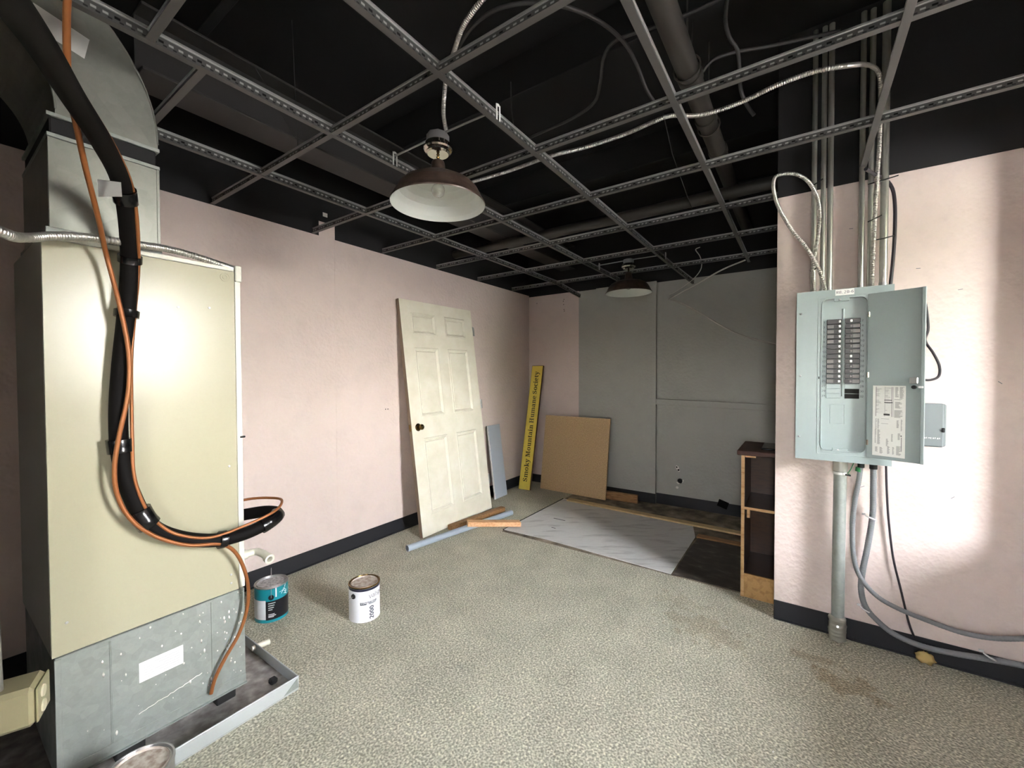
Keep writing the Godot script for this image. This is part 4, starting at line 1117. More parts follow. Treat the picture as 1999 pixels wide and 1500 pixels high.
func conduits() -> void:
	upright("conduit", 0.042, 0.0115, -2.668, "leftmost metal conduit rising from the breaker panel", M.conduit)
	upright("conduit", 0.080, 0.0115, -2.665, "second metal conduit from the left above the breaker panel", M.conduit)
	upright("conduit", 0.108, 0.0125, -2.662, "third metal conduit above the panel, left of the wide gap", M.conduit)
	upright("conduit", 0.231, 0.0115, -2.665, "metal conduit above the panel, right of the wide gap", M.conduit)
	upright("conduit", 0.266, 0.0115, -2.668, "metal conduit hidden behind the armoured cable above the panel", M.conduit)
	upright("conduit", 0.313, 0.0155, -2.655, "thickest, rightmost metal conduit above the breaker panel", M.conduit)
	var l := thing("armoured_cable_loop", "armoured cable looping out past the wall corner above the panel", "cable", LOOP_BX[0])
	part(l, "armour", S().tube(curve(LOOP_BX, 0.002), 0.0085, 9, 0.0012, 0.0075), M.armour)
	for k in [[2, 11], [1, 14]]:
		pass
	tie(l, Vector3(0.035, 2.31, -2.64), Vector3(0.075, 2.32, -2.605))
	tie(l, Vector3(0.03, 1.88, -2.65), Vector3(0.06, 1.885, -2.61))
	var bc := thing("black_cable", "black cable curving down the wall right of the thick conduit", "cable", BLACK_TOP[-1])
	part(bc, "jacket", S().tube(curve(BLACK_TOP, 0.02), 0.0075, 10), M.cord_dark)
	tie(bc, Vector3(0.25, 2.255, -2.625), Vector3(0.36, 2.275, -2.645))
	tie(bc, Vector3(0.25, 2.075, -2.62), Vector3(0.30, 2.095, -2.615))
	tie(bc, Vector3(0.265, 1.985, -2.63), Vector3(0.353, 2.0, -2.65))
	var big := thing("service_conduit", "thick galvanised conduit from the panel bottom to the floor", "conduit", Vector3(0.16, 0, -2.65))
	part(big, "pipe", S().tube([Vector3(0.158, 0.02, -2.65), Vector3(0.159, 0.5, -2.65), Vector3(0.161, 0.925, -2.65)], 0.0265, 24), M.galvanised)
	part(big, "coupling", S().tube([Vector3(0.161, 0.865, -2.65), Vector3(0.161, 0.92, -2.65)], 0.03, 24), M.conduit)
	var rng := RandomNumberGenerator.new()
	rng.seed = 3
	var prof := []
	for k in 14:
		prof.append(Vector2(0.034 + 0.0035 * rng.randf() - (0.012 if k == 0 else 0.0) , 0.004 + 0.009 * k))
	prof.append(Vector2(0.027, 0.13))
	var wrap := S().lathe(prof, 20, Transform3D(Basis(), Vector3(0.157, 0, -2.65)))
	for i in wrap.v.size():
		var q := wrap.v[i] - Vector3(0.157, 0, -2.65)
		var ang := atan2(q.z, q.x)
		wrap.v[i] += Vector3(q.x, 0, q.z) * 0.06 * sin(ang * 5.0 + q.y * 90.0)
	part(big, "foil_wrap", wrap, M.conduit, "crumpled silver foil tape at the foot")
	var cl := part(big, "hose_clamp", S().tube([Vector3(0.1605, 0.848, -2.65), Vector3(0.1605, 0.860, -2.65)], 0.0285, 24), M.white_metal, "bright hose clamp")
	part(cl, "clamp_screw", S().tube([Vector3(0.178, 0.853, -2.62), Vector3(0.20, 0.851, -2.62)], 0.004, 8), M.rubber)
	var gw := thing("green_wire", "short green ground wire under the panel", "wire", Vector3(0.2, 0.9, -2.63))
	part(gw, "wire", S().tube(curve([Vector3(0.215, 0.925, -2.63), Vector3(0.20, 0.885, -2.615), Vector3(0.188, 0.862, -2.612), Vector3(0.196, 0.858, -2.61)], 0.006), 0.0022, 6), M.green)
	part(gw, "green_tape", S().tube([Vector3(0.232, 0.895, -2.625), Vector3(0.23, 0.875, -2.626)], 0.0135, 12), M.green)
	for q in [["grey flexible conduit sweeping wide to the right from the panel bottom", GREY_A, 0.0105], ["grey flexible conduit sagging along the baseboard from the panel bottom", GREY_B, 0.0125]]:
		var g := thing("flexible_conduit", q[0], "conduit", q[1][0])
		part(g, "jacket", S().tube(curve(q[1], 0.004), q[2], 12, 0.0004, 0.012), M.liquid_tight)
		part(g, "connector", S().tube([q[1][0] + Vector3(0, 0.012, 0), q[1][0] + Vector3(0, -0.02, 0)], q[2] + 0.003, 12), M.rubber)
	for q in [Vector3(0.282, 0.643, -2.67), Vector3(0.269, 0.18, -2.675), Vector3(0.689, 0.107, -2.67)]:
		var c := thing("pipe_strap", "bright metal strap holding the grey conduit, %s" % (["high under the panel", "just above the baseboard", "at the right end over the baseboard"][0 if q.y > 0.5 else (1 if q.x < 0.5 else 2)]), "strap", q)
		part(c, "band", S().tube([q + Vector3(-0.02, 0.008, -0.01), q + Vector3(-0.008, 0.006, 0.012), q + Vector3(0.010, 0.0, 0.0155), q + Vector3(0.018, -0.005, -0.005)], 0.0035, 6), M.white_metal)
		part(c, "nail", S().box(q + Vector3(-0.032, 0.004, -0.03), q + Vector3(-0.016, 0.014, -0.022), 0.002), M.white_metal)
	solo("thin_cable", S().tube(curve(THIN_BLACK, 0.02), 0.0045, 8), M.cord_dark, "thin dark cable running down the wall from panel to baseboard", "cable")
	solo("door_cord", S().tube(curve(DOOR_CORD, 0.01), 0.0052, 10), M.cord_dark, "dark cord looping out behind the open panel door", "cord")

# ---------------------------------------------------------------- lamps
func lamps() -> void:
	var at := Vector3(-1.337, YC, -1.355)
	var l := thing("pendant_lamp", "near pendant lamp with brown barn shade, white inside", "lamp", at, "barn pendant lamps")
	var y := -YC
	put(l, "junction_box", S().lathe([Vector2(0.0, 2.372), Vector2(0.05, 2.372), Vector2(0.05, 2.412), Vector2(0.046, 2.416), Vector2(0.0, 2.416)], 8, Transform3D(Basis(), Vector3(0, y, 0))).mesh(), M.steel)
	put(l, "canopy", S().lathe([Vector2(0.0, 2.328), Vector2(0.046, 2.328), Vector2(0.052, 2.334), Vector2(0.052, 2.341), Vector2(0.060, 2.344), Vector2(0.064, 2.350), Vector2(0.064, 2.358), Vector2(0.056, 2.364), Vector2(0.055, 2.375), Vector2(0.05, 2.38)], 40, Transform3D(Basis(), Vector3(0, y, 0))).mesh(), M.chrome)
	put(l, "hanging_loop", S().lathe([Vector2(0.0, 2.306), Vector2(0.006, 2.310), Vector2(0.008, 2.316), Vector2(0.004, 2.322), Vector2(0.007, 2.326), Vector2(0.007, 2.330)], 14, Transform3D(Basis(), Vector3(0, y, 0))).mesh(), M.brass)
	put(l, "cord", S().tube([Vector3(0, 2.31 + y, 0), Vector3(0.0008, 2.30 + y, 0), Vector3(0, 2.288 + y, 0)], 0.0028, 8).mesh(), M.brass)
	var prof := [Vector2(0.2075, 2.107), Vector2(0.2088, 2.112), Vector2(0.198, 2.128), Vector2(0.188, 2.150), Vector2(0.176, 2.172), Vector2(0.155, 2.194), Vector2(0.12, 2.213), Vector2(0.08, 2.224), Vector2(0.045, 2.230), Vector2(0.036, 2.236), Vector2(0.034, 2.25), Vector2(0.029, 2.290), Vector2(0.026, 2.297), Vector2(0.0, 2.297)]
	var ins := [Vector2(0.0, 2.225), Vector2(0.06, 2.222), Vector2(0.115, 2.209), Vector2(0.15, 2.190), Vector2(0.172, 2.168), Vector2(0.184, 2.147), Vector2(0.194, 2.126), Vector2(0.2075, 2.107)]
	put(l, "shade", S().lathe(prof, 64, Transform3D(Basis(), Vector3(0, y, 0))).mesh(), M.shade_brown)
	put(l, "shade_lining", S().lathe(ins, 64, Transform3D(Basis(), Vector3(0, y, 0))).mesh(), M.enamel)
	var bp := []
	for k in 13:
		var a := -PI / 2 + PI * 0.86 * k / 12.0
		bp.append(Vector2(0.03 * cos(a), 2.170 + 0.03 * sin(a)))
	bp.append(Vector2(0.014, 2.208))
	var bulb := put(l, "bulb", S().lathe(bp, 24, Transform3D(Basis(), Vector3(0, y, 0))).mesh(), M.bulb_glass)
	put(bulb, "socket", S().lathe([Vector2(0.0, 2.202), Vector2(0.016, 2.202), Vector2(0.018, 2.222)], 18, Transform3D(Basis(), Vector3(0, y, 0))).mesh(), M.white_plastic)
	put(l, "hanger_bar", S().tube([Vector3(-0.30, 2.408 + y, 0.0), Vector3(0, 2.412 + y, 0), Vector3(0.32, 2.408 + y, 0)], 0.0045, 8).mesh(), M.steel)
	for x in [-0.293, 0.327]:
		var s: float = signf(x)
		put(l, "bar_clip", S().box(Vector3(x - 0.002 + 0.006, 2.362 + y, -0.014), Vector3(x + 0.008, 2.425 + y, -0.006), 0.001).box(Vector3(x + 0.004, 2.362 + y, 0.006), Vector3(x + 0.008, 2.425 + y, 0.014), 0.001).box(Vector3(x + 0.004, 2.418 + y, -0.006), Vector3(x + 0.008, 2.428 + y, 0.006), 0.001).mesh(), M.white_metal)
	copy(l, Vector3(-1.329, YC, -3.811), "far pendant lamp with brown barn shade in front of the grey wall")
	solo("armoured_cable", S().tube(curve(LAMP_BX, 0.002), 0.0085, 9, 0.0012, 0.0075), M.armour, "armoured cable rising from the near lamp canopy into the dark ceiling", "cable")

# ---------------------------------------------------------------- leaning door
func leaning_door() -> void:
	var u := Vector3(0.007, -0.008, -1).normalized()
	var v := (Vector3(-0.126, 0.992, -0.009) - u * 0.018).normalized()
	var n := u.cross(v).normalized()
	u = v.cross(n)
	var d := thing("door", "cream six-panel door leaning against the pink wall", "door", Vector3(-2.560, 0.004, -2.391))
	d.basis = Basis(u, v, n)
	var W := 0.928
	var H := 2.018
	var th := 0.036
	var s := S()
	var us := [0.0, 0.115, 0.405, 0.523, 0.815, W]
	var vs := [0.0, 0.165, 0.812, 0.995, 1.602, 1.718, 1.912, H]
	for i in 5:
		for j in 7:
			if i in [1, 3] and j in [1, 3, 5]: continue
			s.quad(Vector3(us[i], vs[j], 0), Vector3(us[i + 1], vs[j], 0), Vector3(us[i + 1], vs[j + 1], 0), Vector3(us[i], vs[j + 1], 0))
	s.quad(Vector3(W, 0, -th), Vector3(0, 0, -th), Vector3(0, H, -th), Vector3(W, H, -th))
	put(d, "slab", s.mesh(), M.door_paint)
	for i in [1, 3]:
		for j in [1, 3, 5]:
			var q := S()
			var rings := [[0.0, 0.0], [0.006, 0.0045], [0.013, 0.004], [0.030, -0.010], [0.034, -0.0095], [0.038, -0.0065]]
			for k in rings.size() - 1:
				var a: Array = rings[k]; var b: Array = rings[k + 1]
				var A := [Vector3(us[i] + a[0], vs[j] + a[0], a[1]), Vector3(us[i + 1] - a[0], vs[j] + a[0], a[1]), Vector3(us[i + 1] - a[0], vs[j + 1] - a[0], a[1]), Vector3(us[i] + a[0], vs[j + 1] - a[0], a[1])]
				var B := [Vector3(us[i] + b[0], vs[j] + b[0], b[1]), Vector3(us[i + 1] - b[0], vs[j] + b[0], b[1]), Vector3(us[i + 1] - b[0], vs[j + 1] - b[0], b[1]), Vector3(us[i] + b[0], vs[j + 1] - b[0], b[1])]
				for e in 4: q.quad(A[e], A[(e + 1) % 4], B[(e + 1) % 4], B[e])
				if k == rings.size() - 2: q.quad(B[0], B[1], B[2], B[3])
			put(d, "door_panel", q.mesh(), M.door_paint)
	put(d, "latch_edge", S().box(Vector3(-0.0005, 0, -th), Vector3(0.0015, H, -0.0005)).mesh(), M.door_edge)
	put(d, "hinge_edge", S().box(Vector3(W - 0.0015, 0, -th), Vector3(W + 0.0005, H, -0.0005)).mesh(), M.door_paint)
	put(d, "bottom_edge", S().box(Vector3(0, -0.0005, -th), Vector3(W, 0.0015, -0.0005)).mesh(), M.door_edge)
	put(d, "top_edge", S().box(Vector3(0, H - 0.0015, -th), Vector3(W, H + 0.0005, -0.0005)).mesh(), M.door_edge)
	var kb := put(d, "knob", S().lathe([Vector2(0.0, 0.062), Vector2(0.012, 0.060), Vector2(0.022, 0.052), Vector2(0.0255, 0.042), Vector2(0.022, 0.031), Vector2(0.012, 0.024), Vector2(0.011, 0.012), Vector2(0.026, 0.008), Vector2(0.033, 0.002), Vector2(0.033, 0.0)], 28, Transform3D(Basis(Vector3.RIGHT, PI / 2), Vector3(0.072, 0.912, 0))).mesh(), M.brass)
	put(kb, "key_button", S().lathe([Vector2(0.0, 0.064), Vector2(0.004, 0.064), Vector2(0.005, 0.061)], 12, Transform3D(Basis(Vector3.RIGHT, PI / 2), Vector3(0.072, 0.912, 0))).mesh(), M.chrome)
	put(d, "latch_plate", S().box(Vector3(-0.002, 0.885, -0.030), Vector3(0.0005, 0.94, -0.008), 0.0008).mesh(), M.brass)
	for y in [1.80, 1.055, 0.295]:
		var h := put(d, "hinge", S().box(Vector3(W - 0.002, y - 0.045, -0.004), Vector3(W + 0.03, y + 0.045, -0.001), 0.0008).mesh(), M.steel if y < 1.0 else M.can_metal)
		put(h, "hinge_pin", S().tube([Vector3(W + 0.002, y - 0.046, 0.003), Vector3(W + 0.002, y + 0.046, 0.003)], 0.005, 10).mesh(), M.steel)

# ---------------------------------------------------------------- boards against the walls
func lean(called: String, label: String, category: String, a: Vector3, b: Vector3, c: Vector3) -> Node3D:
	# a, b: bottom corners, c: top left corner; x along the bottom, y up the face, z out of the face
	var u := (b - a).normalized()
	var v := ((c - a) - u * (c - a).dot(u)).normalized()
	var o := thing(called, label, category, a)
	o.basis = Basis(u, v, u.cross(v))
	return o

func boards() -> void:
	var rng := RandomNumberGenerator.new()
	rng.seed = 5
	# grey wallboard offcut
	var g := lean("wallboard_offcut", "narrow grey wallboard offcut leaning beside the white door", "board", Vector3(-2.722, 0.002, -3.598), Vector3(-2.729, 0.002, -3.829), Vector3(-2.826, 0.79, -3.59))
	put(g, "board", S().box(Vector3(0.003, 0, -0.013), Vector3(0.235, 0.80, 0), 0.001).mesh(), M.board_grey)
	var ed := S()
	for k in 40:
		ed.box(Vector3(-0.004 + 0.004 * rng.randf(), k * 0.02, -0.014), Vector3(0.006 + 0.006 * rng.randf(), k * 0.02 + 0.02, 0.0012), 0.001)
	put(g, "torn_edge", ed.mesh(), M.board_core).set_meta("label", "ragged white plaster edge")
	# yellow sign
	var s := lean("yellow_sign", "tall narrow yellow sign leaning in the corner", "sign", Vector3(-2.755, 0.002, -4.10), Vector3(-2.61, 0.002, -4.112), Vector3(-2.806, 1.46, -4.46))
	put(s, "backing", S().box(Vector3(-0.005, 0, -0.022), Vector3(0.153, 1.513, -0.001), 0.002).mesh(), M.sign_edge)
	put(s, "yellow_face", S().box(Vector3(0, 0.001, -0.001), Vector3(0.145, 1.508, 0.001)).mesh(), M.yellow)
	letters(s, "Smoky Mountain Humane Society", 0.079, Transform3D(Basis(Vector3.BACK, PI / 2), Vector3(0.0725, 0.765, 0.001)), M.sign_ink, true, 700)
	# particle board
	var t := lean("particle_board", "square tan particle board leaning against the grey back wall", "board", Vector3(-2.555, 0.002, -4.262), Vector3(-1.726, 0.004, -4.232), Vector3(-2.575, 0.87, -4.395))
	put(t, "board", S().box(Vector3(0, 0, -0.016), Vector3(0.832, 0.875, 0), 0.0015).mesh(), M.particle)
	var w := solo("wood_block", S().box(Vector3(0, 0, -0.02), Vector3(0.36, 0.085, 0.02), 0.003, Transform3D(Basis(Vector3.UP, 0.06), Vector3(-1.765, 0.002, -4.31))), M.wood_old, "brown wooden block lying behind the particle board", "wood block")
	# cabinet behind the partition end
	var c := thing("shelf_cabinet", "narrow open wooden cabinet standing behind the wall end", "cabinet", Vector3(-0.1, 0.003, -3.1))
	var x0 := -0.297
	var x1 := 0.22
	var z1 := -2.858
	var z0 := -3.25
	part(c, "side_panel", S().box(Vector3(x0, 0.003, z0), Vector3(x0 + 0.018, 0.862, z1), 0.001), M.wood_inside)
	part(c, "side_edge", S().box(Vector3(x0, 0.003, z1), Vector3(x0 + 0.018, 0.862, z1 + 0.002)), M.wood_pale, "pale raw front edge")
	part(c, "side_panel", S().box(Vector3(x1 - 0.018, 0.003, z0), Vector3(x1, 0.862, z1), 0.001), M.wood_inside)
	part(c, "back_panel", S().box(Vector3(x0 + 0.018, 0.003, z0), Vector3(x1 - 0.018, 0.862, z0 + 0.01)), M.wood_inside)
	part(c, "shelf", S().box(Vector3(x0 + 0.018, 0.535, z0 + 0.01), Vector3(x1 - 0.018, 0.551, z1 - 0.002), 0.001), M.wood_inside)
	part(c, "shelf_edge", S().box(Vector3(x0 + 0.018, 0.535, z1 - 0.002), Vector3(x1 - 0.018, 0.551, z1)), M.wood_pale, "pale raw shelf edge")
	part(c, "cleat", S().box(Vector3(x0 + 0.03, 0.485, z1 - 0.03), Vector3(x0 + 0.046, 0.535, z1 - 0.006), 0.001), M.wood_pale)
	part(c, "bottom_shelf", S().box(Vector3(x0 + 0.018, 0.13, z0 + 0.01), Vector3(x1 - 0.018, 0.146, z1 - 0.012)), M.wood_inside)
	part(c, "kick_board", S().box(Vector3(x0 + 0.018, 0.003, z1 - 0.012), Vector3(x1 - 0.018, 0.146, z1 + 0.001), 0.001), M.wood_panel, "pale tan board across the foot")
	part(c, "top", S().box(Vector3(x0 - 0.022, 0.864, z0 - 0.01), Vector3(x1 + 0.02, 0.893, z1 + 0.022), 0.004), M.wood_dark, "dark reddish brown top with overhang")
	part(c, "pale_strip", S().box(Vector3(x0 + 0.02, 0.852, z1 - 0.008), Vector3(x0 + 0.075, 0.863, z1 + 0.003)), M.wood_fresh)
	solo("black_tray", S().box(Vector3(-0.20, 0.893, -3.18), Vector3(0.12, 0.903, -2.93), 0.003), M.tape_black, "flat black tray lying on top of the wooden cabinet", "tray")

# ---------------------------------------------------------------- things on the floor
func floor_things() -> void:
	var p := thing("plastic_pipe", "pale blue grey plastic pipe on the carpet in front of the door", "pipe", Vector3(-2.38, 0.025, -2.7))
	var a := Vector3(-2.471, 0.025, -2.147)
	var b := Vector3(-2.292, 0.025, -3.287)
	part(p, "wall", S().tube([a, (a + b) / 2, b], 0.0245, 24, 0, 1, false), M.pvc_blue)
	var t := Transform3D(Basis(Quaternion(Vector3.UP, (a - b).normalized())), a)
	part(p, "open_end", S().lathe([Vector2(0.0245, 0.0), Vector2(0.0205, 0.0005), Vector2(0.0205, -0.12), Vector2(0.0, -0.12)], 24, t), M.pvc_blue)
	t = Transform3D(Basis(Quaternion(Vector3.UP, (b - a).normalized())), b)
	part(p, "open_end", S().lathe([Vector2(0.0245, 0.0), Vector2(0.0205, 0.0005), Vector2(0.0205, -0.12), Vector2(0.0, -0.12)], 24, t), M.pvc_blue)
	var q0 := Vector3(-2.506, 0.002, -2.655)
	var q1 := Vector3(-2.43, 0.002, -3.34)
	var x := (q1 - q0).normalized()
	solo("wood_block", S().box(Vector3(0, 0, -0.03), Vector3((q1 - q0).length(), 0.042, 0.03), 0.003, Transform3D(Basis(x, Vector3.UP, x.cross(Vector3.UP)), q0)), M.wood_old, "weathered brown timber between the leaning door and the pipe", "timber")
	q0 = Vector3(-2.365, 0.0525, -2.72)
	q1 = Vector3(-2.05, 0.012, -3.07)
	x = (q1 - q0).normalized()
	var z := x.cross(Vector3.UP).normalized()
	solo("wood_block", S().box(Vector3(0, 0, -0.036), Vector3((q1 - q0).length(), 0.040, 0.036), 0.003, Transform3D(Basis(x, z.cross(x), z), q0)), M.wood_fresh, "fresh orange timber offcut resting across the plastic pipe", "timber")
	# crumb of yellow foam at the baseboard, bits of lint
	var f := noise(18.0, 4, FastNoiseLite.TYPE_SIMPLEX, 3)
	var s := S()
	var pts := PackedVector3Array(); var nn := PackedVector3Array(); var uu := PackedVector2Array()
	for i in 11:
		for j in 17:
			var d := Vector3(sin(PI * i / 10.0) * cos(TAU * j / 16.0), cos(PI * i / 10.0), sin(PI * i / 10.0) * sin(TAU * j / 16.0))
			pts.append(Vector3(0.482, 0.028, -2.672) + d * Vector3(0.032, 0.025, 0.016) * (1.0 + 0.5 * f.get_noise_3dv(d)))
			nn.append(d); uu.append(Vector2())
	s.grid(11, 17, pts, nn, uu)
	solo("foam_lump", s, M.foam_yellow, "crumbly yellow foam lump against the black baseboard", "foam")
	var rng := RandomNumberGenerator.new()
	rng.seed = 20
	var c := S()
	for k in 90:
		var e := Vector3(rng.randf_range(-2.6, 0.35), 0.002, rng.randf_range(-2.85, -1.0))
		var r := rng.randf_range(0.0012, 0.0035)
		c.box(-Vector3(r, 0.002, r * 0.6), Vector3(r, 0.0015, r * 0.6), 0.0005, Transform3D(Basis(Vector3.UP, rng.randf() * TAU), e))
	var lint := solo("carpet_crumbs", c, M.lint, "tiny pale crumbs scattered over the carpet", "crumbs")
	lint.set_meta("kind", "stuff")

# ---------------------------------------------------------------- paint cans
func can_body(o: Node3D, wall: Material, lid: Material, rim: Material) -> void:
	var r := 0.0825
	put(o, "body", S().lathe([Vector2(0.0, 0.003), Vector2(r - 0.004, 0.003), Vector2(r - 0.002, 0.0), Vector2(r + 0.001, 0.002), Vector2(r, 0.007), Vector2(r, 0.183), Vector2(r + 0.0015, 0.186)], 48).mesh(), wall)
	put(o, "rim", S().lathe([Vector2(r + 0.0005, 0.184), Vector2(r + 0.0025, 0.188), Vector2(r + 0.0015, 0.193), Vector2(r - 0.003, 0.193), Vector2(r - 0.006, 0.187), Vector2(r - 0.009, 0.187)], 48).mesh(), rim)
	var l := put(o, "lid", S().lathe([Vector2(r - 0.009, 0.187), Vector2(r - 0.010, 0.192), Vector2(r - 0.013, 0.192), Vector2(r - 0.015, 0.186), Vector2(0.0, 0.186)], 48).mesh(), lid)
	put(l, "lid_bead", S().lathe([Vector2(r - 0.0095, 0.190), Vector2(r - 0.0115, 0.1935), Vector2(r - 0.0135, 0.190)], 48).mesh(), rim)

func paint_cans() -> void:
	var r := 0.0825
	# angle that faces the camera
	var c1 := Vector3(-2.013, 0.0, -1.437)
	var a1 := atan2(1.437, 2.013)
	var w := thing("paint_can", "white paint can with dark rim standing alone on the carpet", "paint can", c1, "paint cans on the carpet")
	can_body(w, M.can_white, M.lid_dirty, M.brass)
	put(w, "dark_band", S().lathe([Vector2(r + 0.0006, 0.172), Vector2(r + 0.0006, 0.184)], 48).mesh(), M.can_dark)
	put(w, "ear", S().lathe([Vector2(0.014, 0), Vector2(0.013, 0.004), Vector2(0.0, 0.005)], 20, Transform3D(Basis(Quaternion(Vector3.UP, Vector3(cos(a1 + 0.75), 0, sin(a1 + 0.75)))), Vector3(cos(a1 + 0.75) * r, 0.145, sin(a1 + 0.75) * r))).mesh(), M.can_black)
	var bl := []
	for k in 21:
		var t := PI * k / 20.0
		var e := Vector3(cos(a1 + 0.75), 0, sin(a1 + 0.75))
		var s := Vector3.UP.cross(e)
		bl.append(e * cos(t) * (r + 0.005) + Vector3(0, 0.145 - 0.06 * sin(t), 0) - s * sin(t) * (r + 0.004))
	put(w, "wire_handle", S().tube(bl, 0.0013, 6).mesh(), M.steel)
	wrapped(w, "valspar", 0.036, r, a1 - 0.98, 0.141, M.faint_ink)
	put(w, "blue_box", S().lathe([Vector2(r + 0.0007, 0.098), Vector2(r + 0.0007, 0.113)], 10, Transform3D(), a1 - 0.13, a1 + 0.27).mesh(), M.can_dark)
	put(w, "box_outline", S().lathe([Vector2(r + 0.0006, 0.1122), Vector2(r + 0.0006, 0.113)], 10, Transform3D(), a1 - 0.95, a1 - 0.13).lathe([Vector2(r + 0.0006, 0.098), Vector2(r + 0.0006, 0.0988)], 10, Transform3D(), a1 - 0.95, a1 - 0.13).mesh(), M.can_dark)
	wrapped(w, "CON", 0.013, r + 0.0007, a1 + 0.06, 0.1075, M.can_white, false, 700)
	wrapped(w, "TRACTOR", 0.013, r, a1 - 0.50, 0.1075, M.can_dark, false, 700)
	wrapped(w, "FINISHES", 0.0095, r, a1 - 0.52, 0.1005, M.can_dark, false, 700)
	wrapped(w, "2000", 0.033, r, a1 - 0.47, 0.050, M.can_dark, true, 700)
	# teal can
	var c2 := Vector3(-2.443, 0.0, -1.139)
	var a2 := atan2(1.139, 2.443)
	var t2 := thing("paint_can", "teal and black paint can with a grey lid beside the drip pan", "paint can", c2, "paint cans on the carpet")
	can_body(t2, M.can_teal, M.lid_grey, M.can_metal)
	put(t2, "black_label", S().lathe([Vector2(r + 0.0006, 0.016), Vector2(r + 0.0006, 0.118)], 24, Transform3D(), a2 - 1.5, a2 + 0.35).mesh(), M.can_black)
	put(t2, "white_label", S().lathe([Vector2(r + 0.0006, 0.020), Vector2(r + 0.0006, 0.125)], 24, Transform3D(), a2 + 0.35, a2 + 1.5).mesh(), M.can_white)
	for q in [[0.104, 0.42, 0.0], [0.092, 0.36, 0.0], [0.080, 0.32, 0.0], [0.069, 0.24, 0.0], [0.044, 0.36, 0.0], [0.036, 0.44, 0.0], [0.030, 0.32, 0.0]]:
		put(t2, "label_print", S().lathe([Vector2(r + 0.001, q[0]), Vector2(r + 0.001, q[0] + 0.0045)], 8, Transform3D(), a2 + 0.20 - q[1], a2 + 0.20).mesh(), M.can_text)
	var sp := S()
	var rng := RandomNumberGenerator.new()
	rng.seed = 9
	sp.lathe([Vector2(r + 0.0012, 0.135), Vector2(r + 0.0016, 0.16), Vector2(r + 0.0012, 0.186)], 4, Transform3D(), a2 - 0.30, a2 - 0.22)
	for k in 12:
		var g := a2 - 0.45 - rng.randf() * 0.5
		var y := rng.randf_range(0.135, 0.175)
		sp.tube([Vector3(cos(g) * (r + 0.001), y, sin(g) * (r + 0.001)), Vector3(cos(g - 0.12) * (r + 0.001), y + rng.randf_range(-0.012, 0.014), sin(g - 0.12) * (r + 0.001))], 0.0016, 5)
	put(t2, "paint_drips", sp.mesh(), M.can_white).set_meta("label", "white paint drips")
	put(t2, "ear", S().lathe([Vector2(0.014, 0), Vector2(0.013, 0.004), Vector2(0.0, 0.005)], 20, Transform3D(Basis(Quaternion(Vector3.UP, Vector3(cos(a2 + 0.02), 0, sin(a2 + 0.02)))), Vector3(cos(a2 + 0.02) * r, 0.138, sin(a2 + 0.02) * r))).mesh(), M.can_black)
	var b2 := []
	for k in 21:
		var t := PI * k / 20.0
		var e := Vector3(cos(a2 + 0.02), 0, sin(a2 + 0.02))
		b2.append(e * cos(t) * (r + 0.006) + Vector3(0, 0.138 + 0.125 * sin(t), 0))
	put(t2, "wire_handle", S().tube(b2, 0.0013, 6).mesh(), M.steel)
	# third can at the lower left edge of the view
	var t3 := thing("paint_can", "grey lidded paint can beside the drip pan at the lower left edge", "paint can", Vector3(-1.60, 0.0, -0.365), "paint cans on the carpet")
	can_body(t3, M.can_metal, M.lid_dirty, M.can_metal)

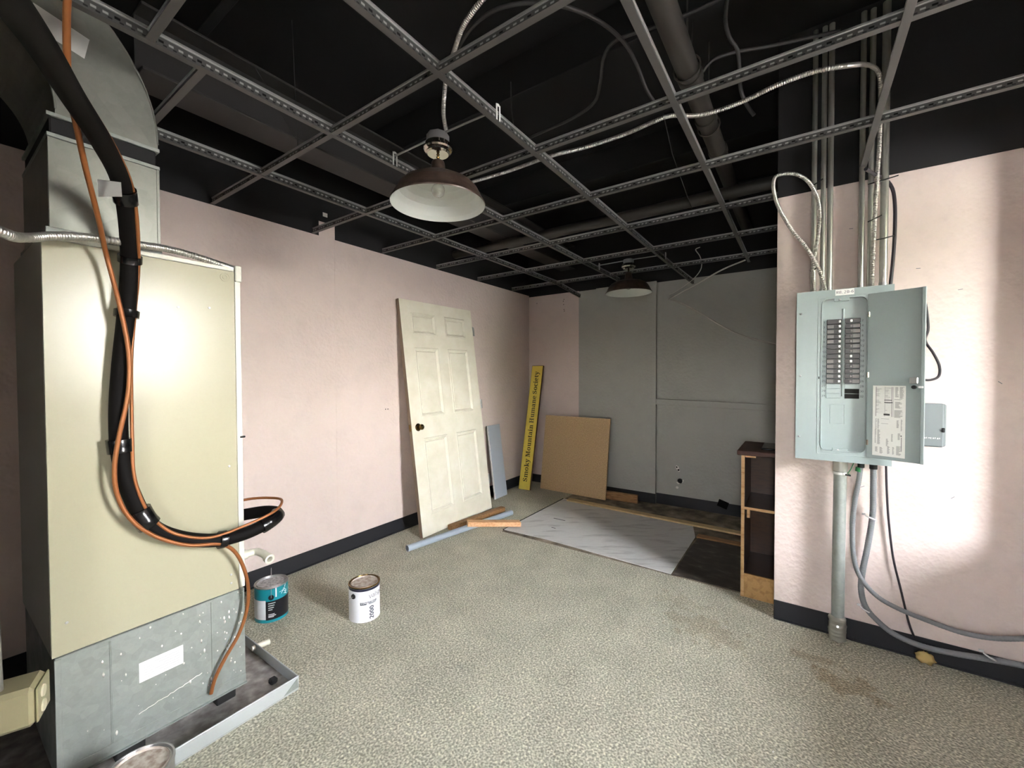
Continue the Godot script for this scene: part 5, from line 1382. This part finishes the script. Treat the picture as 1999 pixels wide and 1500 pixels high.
# ---------------------------------------------------------------- holes, tape and scars on the walls
func wall_marks() -> void:
	var w := get_node("wall_back")
	var zg := -4.455
	for q in [[-1.045, 0.405, 0.009], [-1.028, 0.378, 0.011], [-1.012, 0.267, 0.026]]:
		part(w, "hole", S().lathe([Vector2(q[2], 0), Vector2(q[2] * 0.8, 0.0012), Vector2(0, 0.0012)], 12, Transform3D(Basis(Vector3.RIGHT, PI / 2), Vector3(q[0], q[1], zg))), M.hole, "dark hole in the wall")
	part(w, "chipped_paint", S().prism(PackedVector2Array([Vector2(-1.058, 0.40), Vector2(-1.03, 0.36), Vector2(-1.012, 0.365), Vector2(-1.03, 0.415), Vector2(-1.05, 0.425)]), 0, 0.0006, Transform3D(Basis(), Vector3(0, 0, zg))), M.plaster, "white chipped plaster")
	part(w, "chipped_paint", S().prism(PackedVector2Array([Vector2(-1.05, 0.25), Vector2(-1.03, 0.232), Vector2(-0.985, 0.255), Vector2(-0.975, 0.285), Vector2(-1.03, 0.26)]), 0, 0.0006, Transform3D(Basis(), Vector3(0, 0, zg))), M.plaster)
	part(w, "screw_anchor", S().lathe([Vector2(0.014, 0), Vector2(0.012, 0.004), Vector2(0.005, 0.006), Vector2(0, 0.002)], 12, Transform3D(Basis(Vector3.RIGHT, PI / 2), Vector3(-1.04, 0.197, zg))), M.plaster)
	solo("black_tape", S().box(Vector3(-0.045, -0.04, 0), Vector3(0.045, 0.03, 0.004), 0.001, Transform3D(Basis(Vector3.BACK, -0.3), Vector3(-0.615, 0.105, zg + 0.007))), M.tape_black, "curled black flap sticking up over the back baseboard", "tape")
	var rng := RandomNumberGenerator.new()
	rng.seed = 33
	for q in [[-2.36, 2.26], [-2.37, 2.24], [-2.365, 2.2], [-2.36, 2.14], [-2.355, 2.12], [-2.74, 2.25]]:
		part(w, "paint_scar", S().box(Vector3(-0.006, -0.004, 0), Vector3(0.006, 0.004, 0.0008), 0.0003, Transform3D(Basis(Vector3.BACK, rng.randf() * 2.0), Vector3(q[0], q[1], -4.50))), M.wood_dark)
	var l := get_node("wall_left")
	for q in [[1.068, -2.262], [1.068, -2.285]]:
		part(l, "screw_hole", S().lathe([Vector2(0.005, 0), Vector2(0.004, 0.001), Vector2(0, 0.001)], 10, Transform3D(Basis(Vector3.BACK, -PI / 2), Vector3(XL, q[0], q[1]))), M.hole)
	for q in [[2.45, -1.75, 0.014], [2.52, -1.74, 0.018], [2.43, -1.72, 0.02]]:
		part(l, "white_chip", S().box(Vector3(XL, q[0] - q[2], q[1] - q[2]), Vector3(XL + 0.002, q[0] + q[2] * 0.6, q[1] + q[2]), 0.001), M.plaster)
	var r := get_node("wall_right")
	for k in 16:
		var x := rng.randf_range(0.1, 0.75)
		var y := rng.randf_range(0.2, 2.2)
		part(r, "scuff", S().box(Vector3(-0.008, -0.0015, 0), Vector3(0.008, 0.0015, 0.0005), 0.0002, Transform3D(Basis(Vector3.BACK, rng.randf_range(-0.8, 0.8)), Vector3(x, y, ZP))), M.faint_ink)
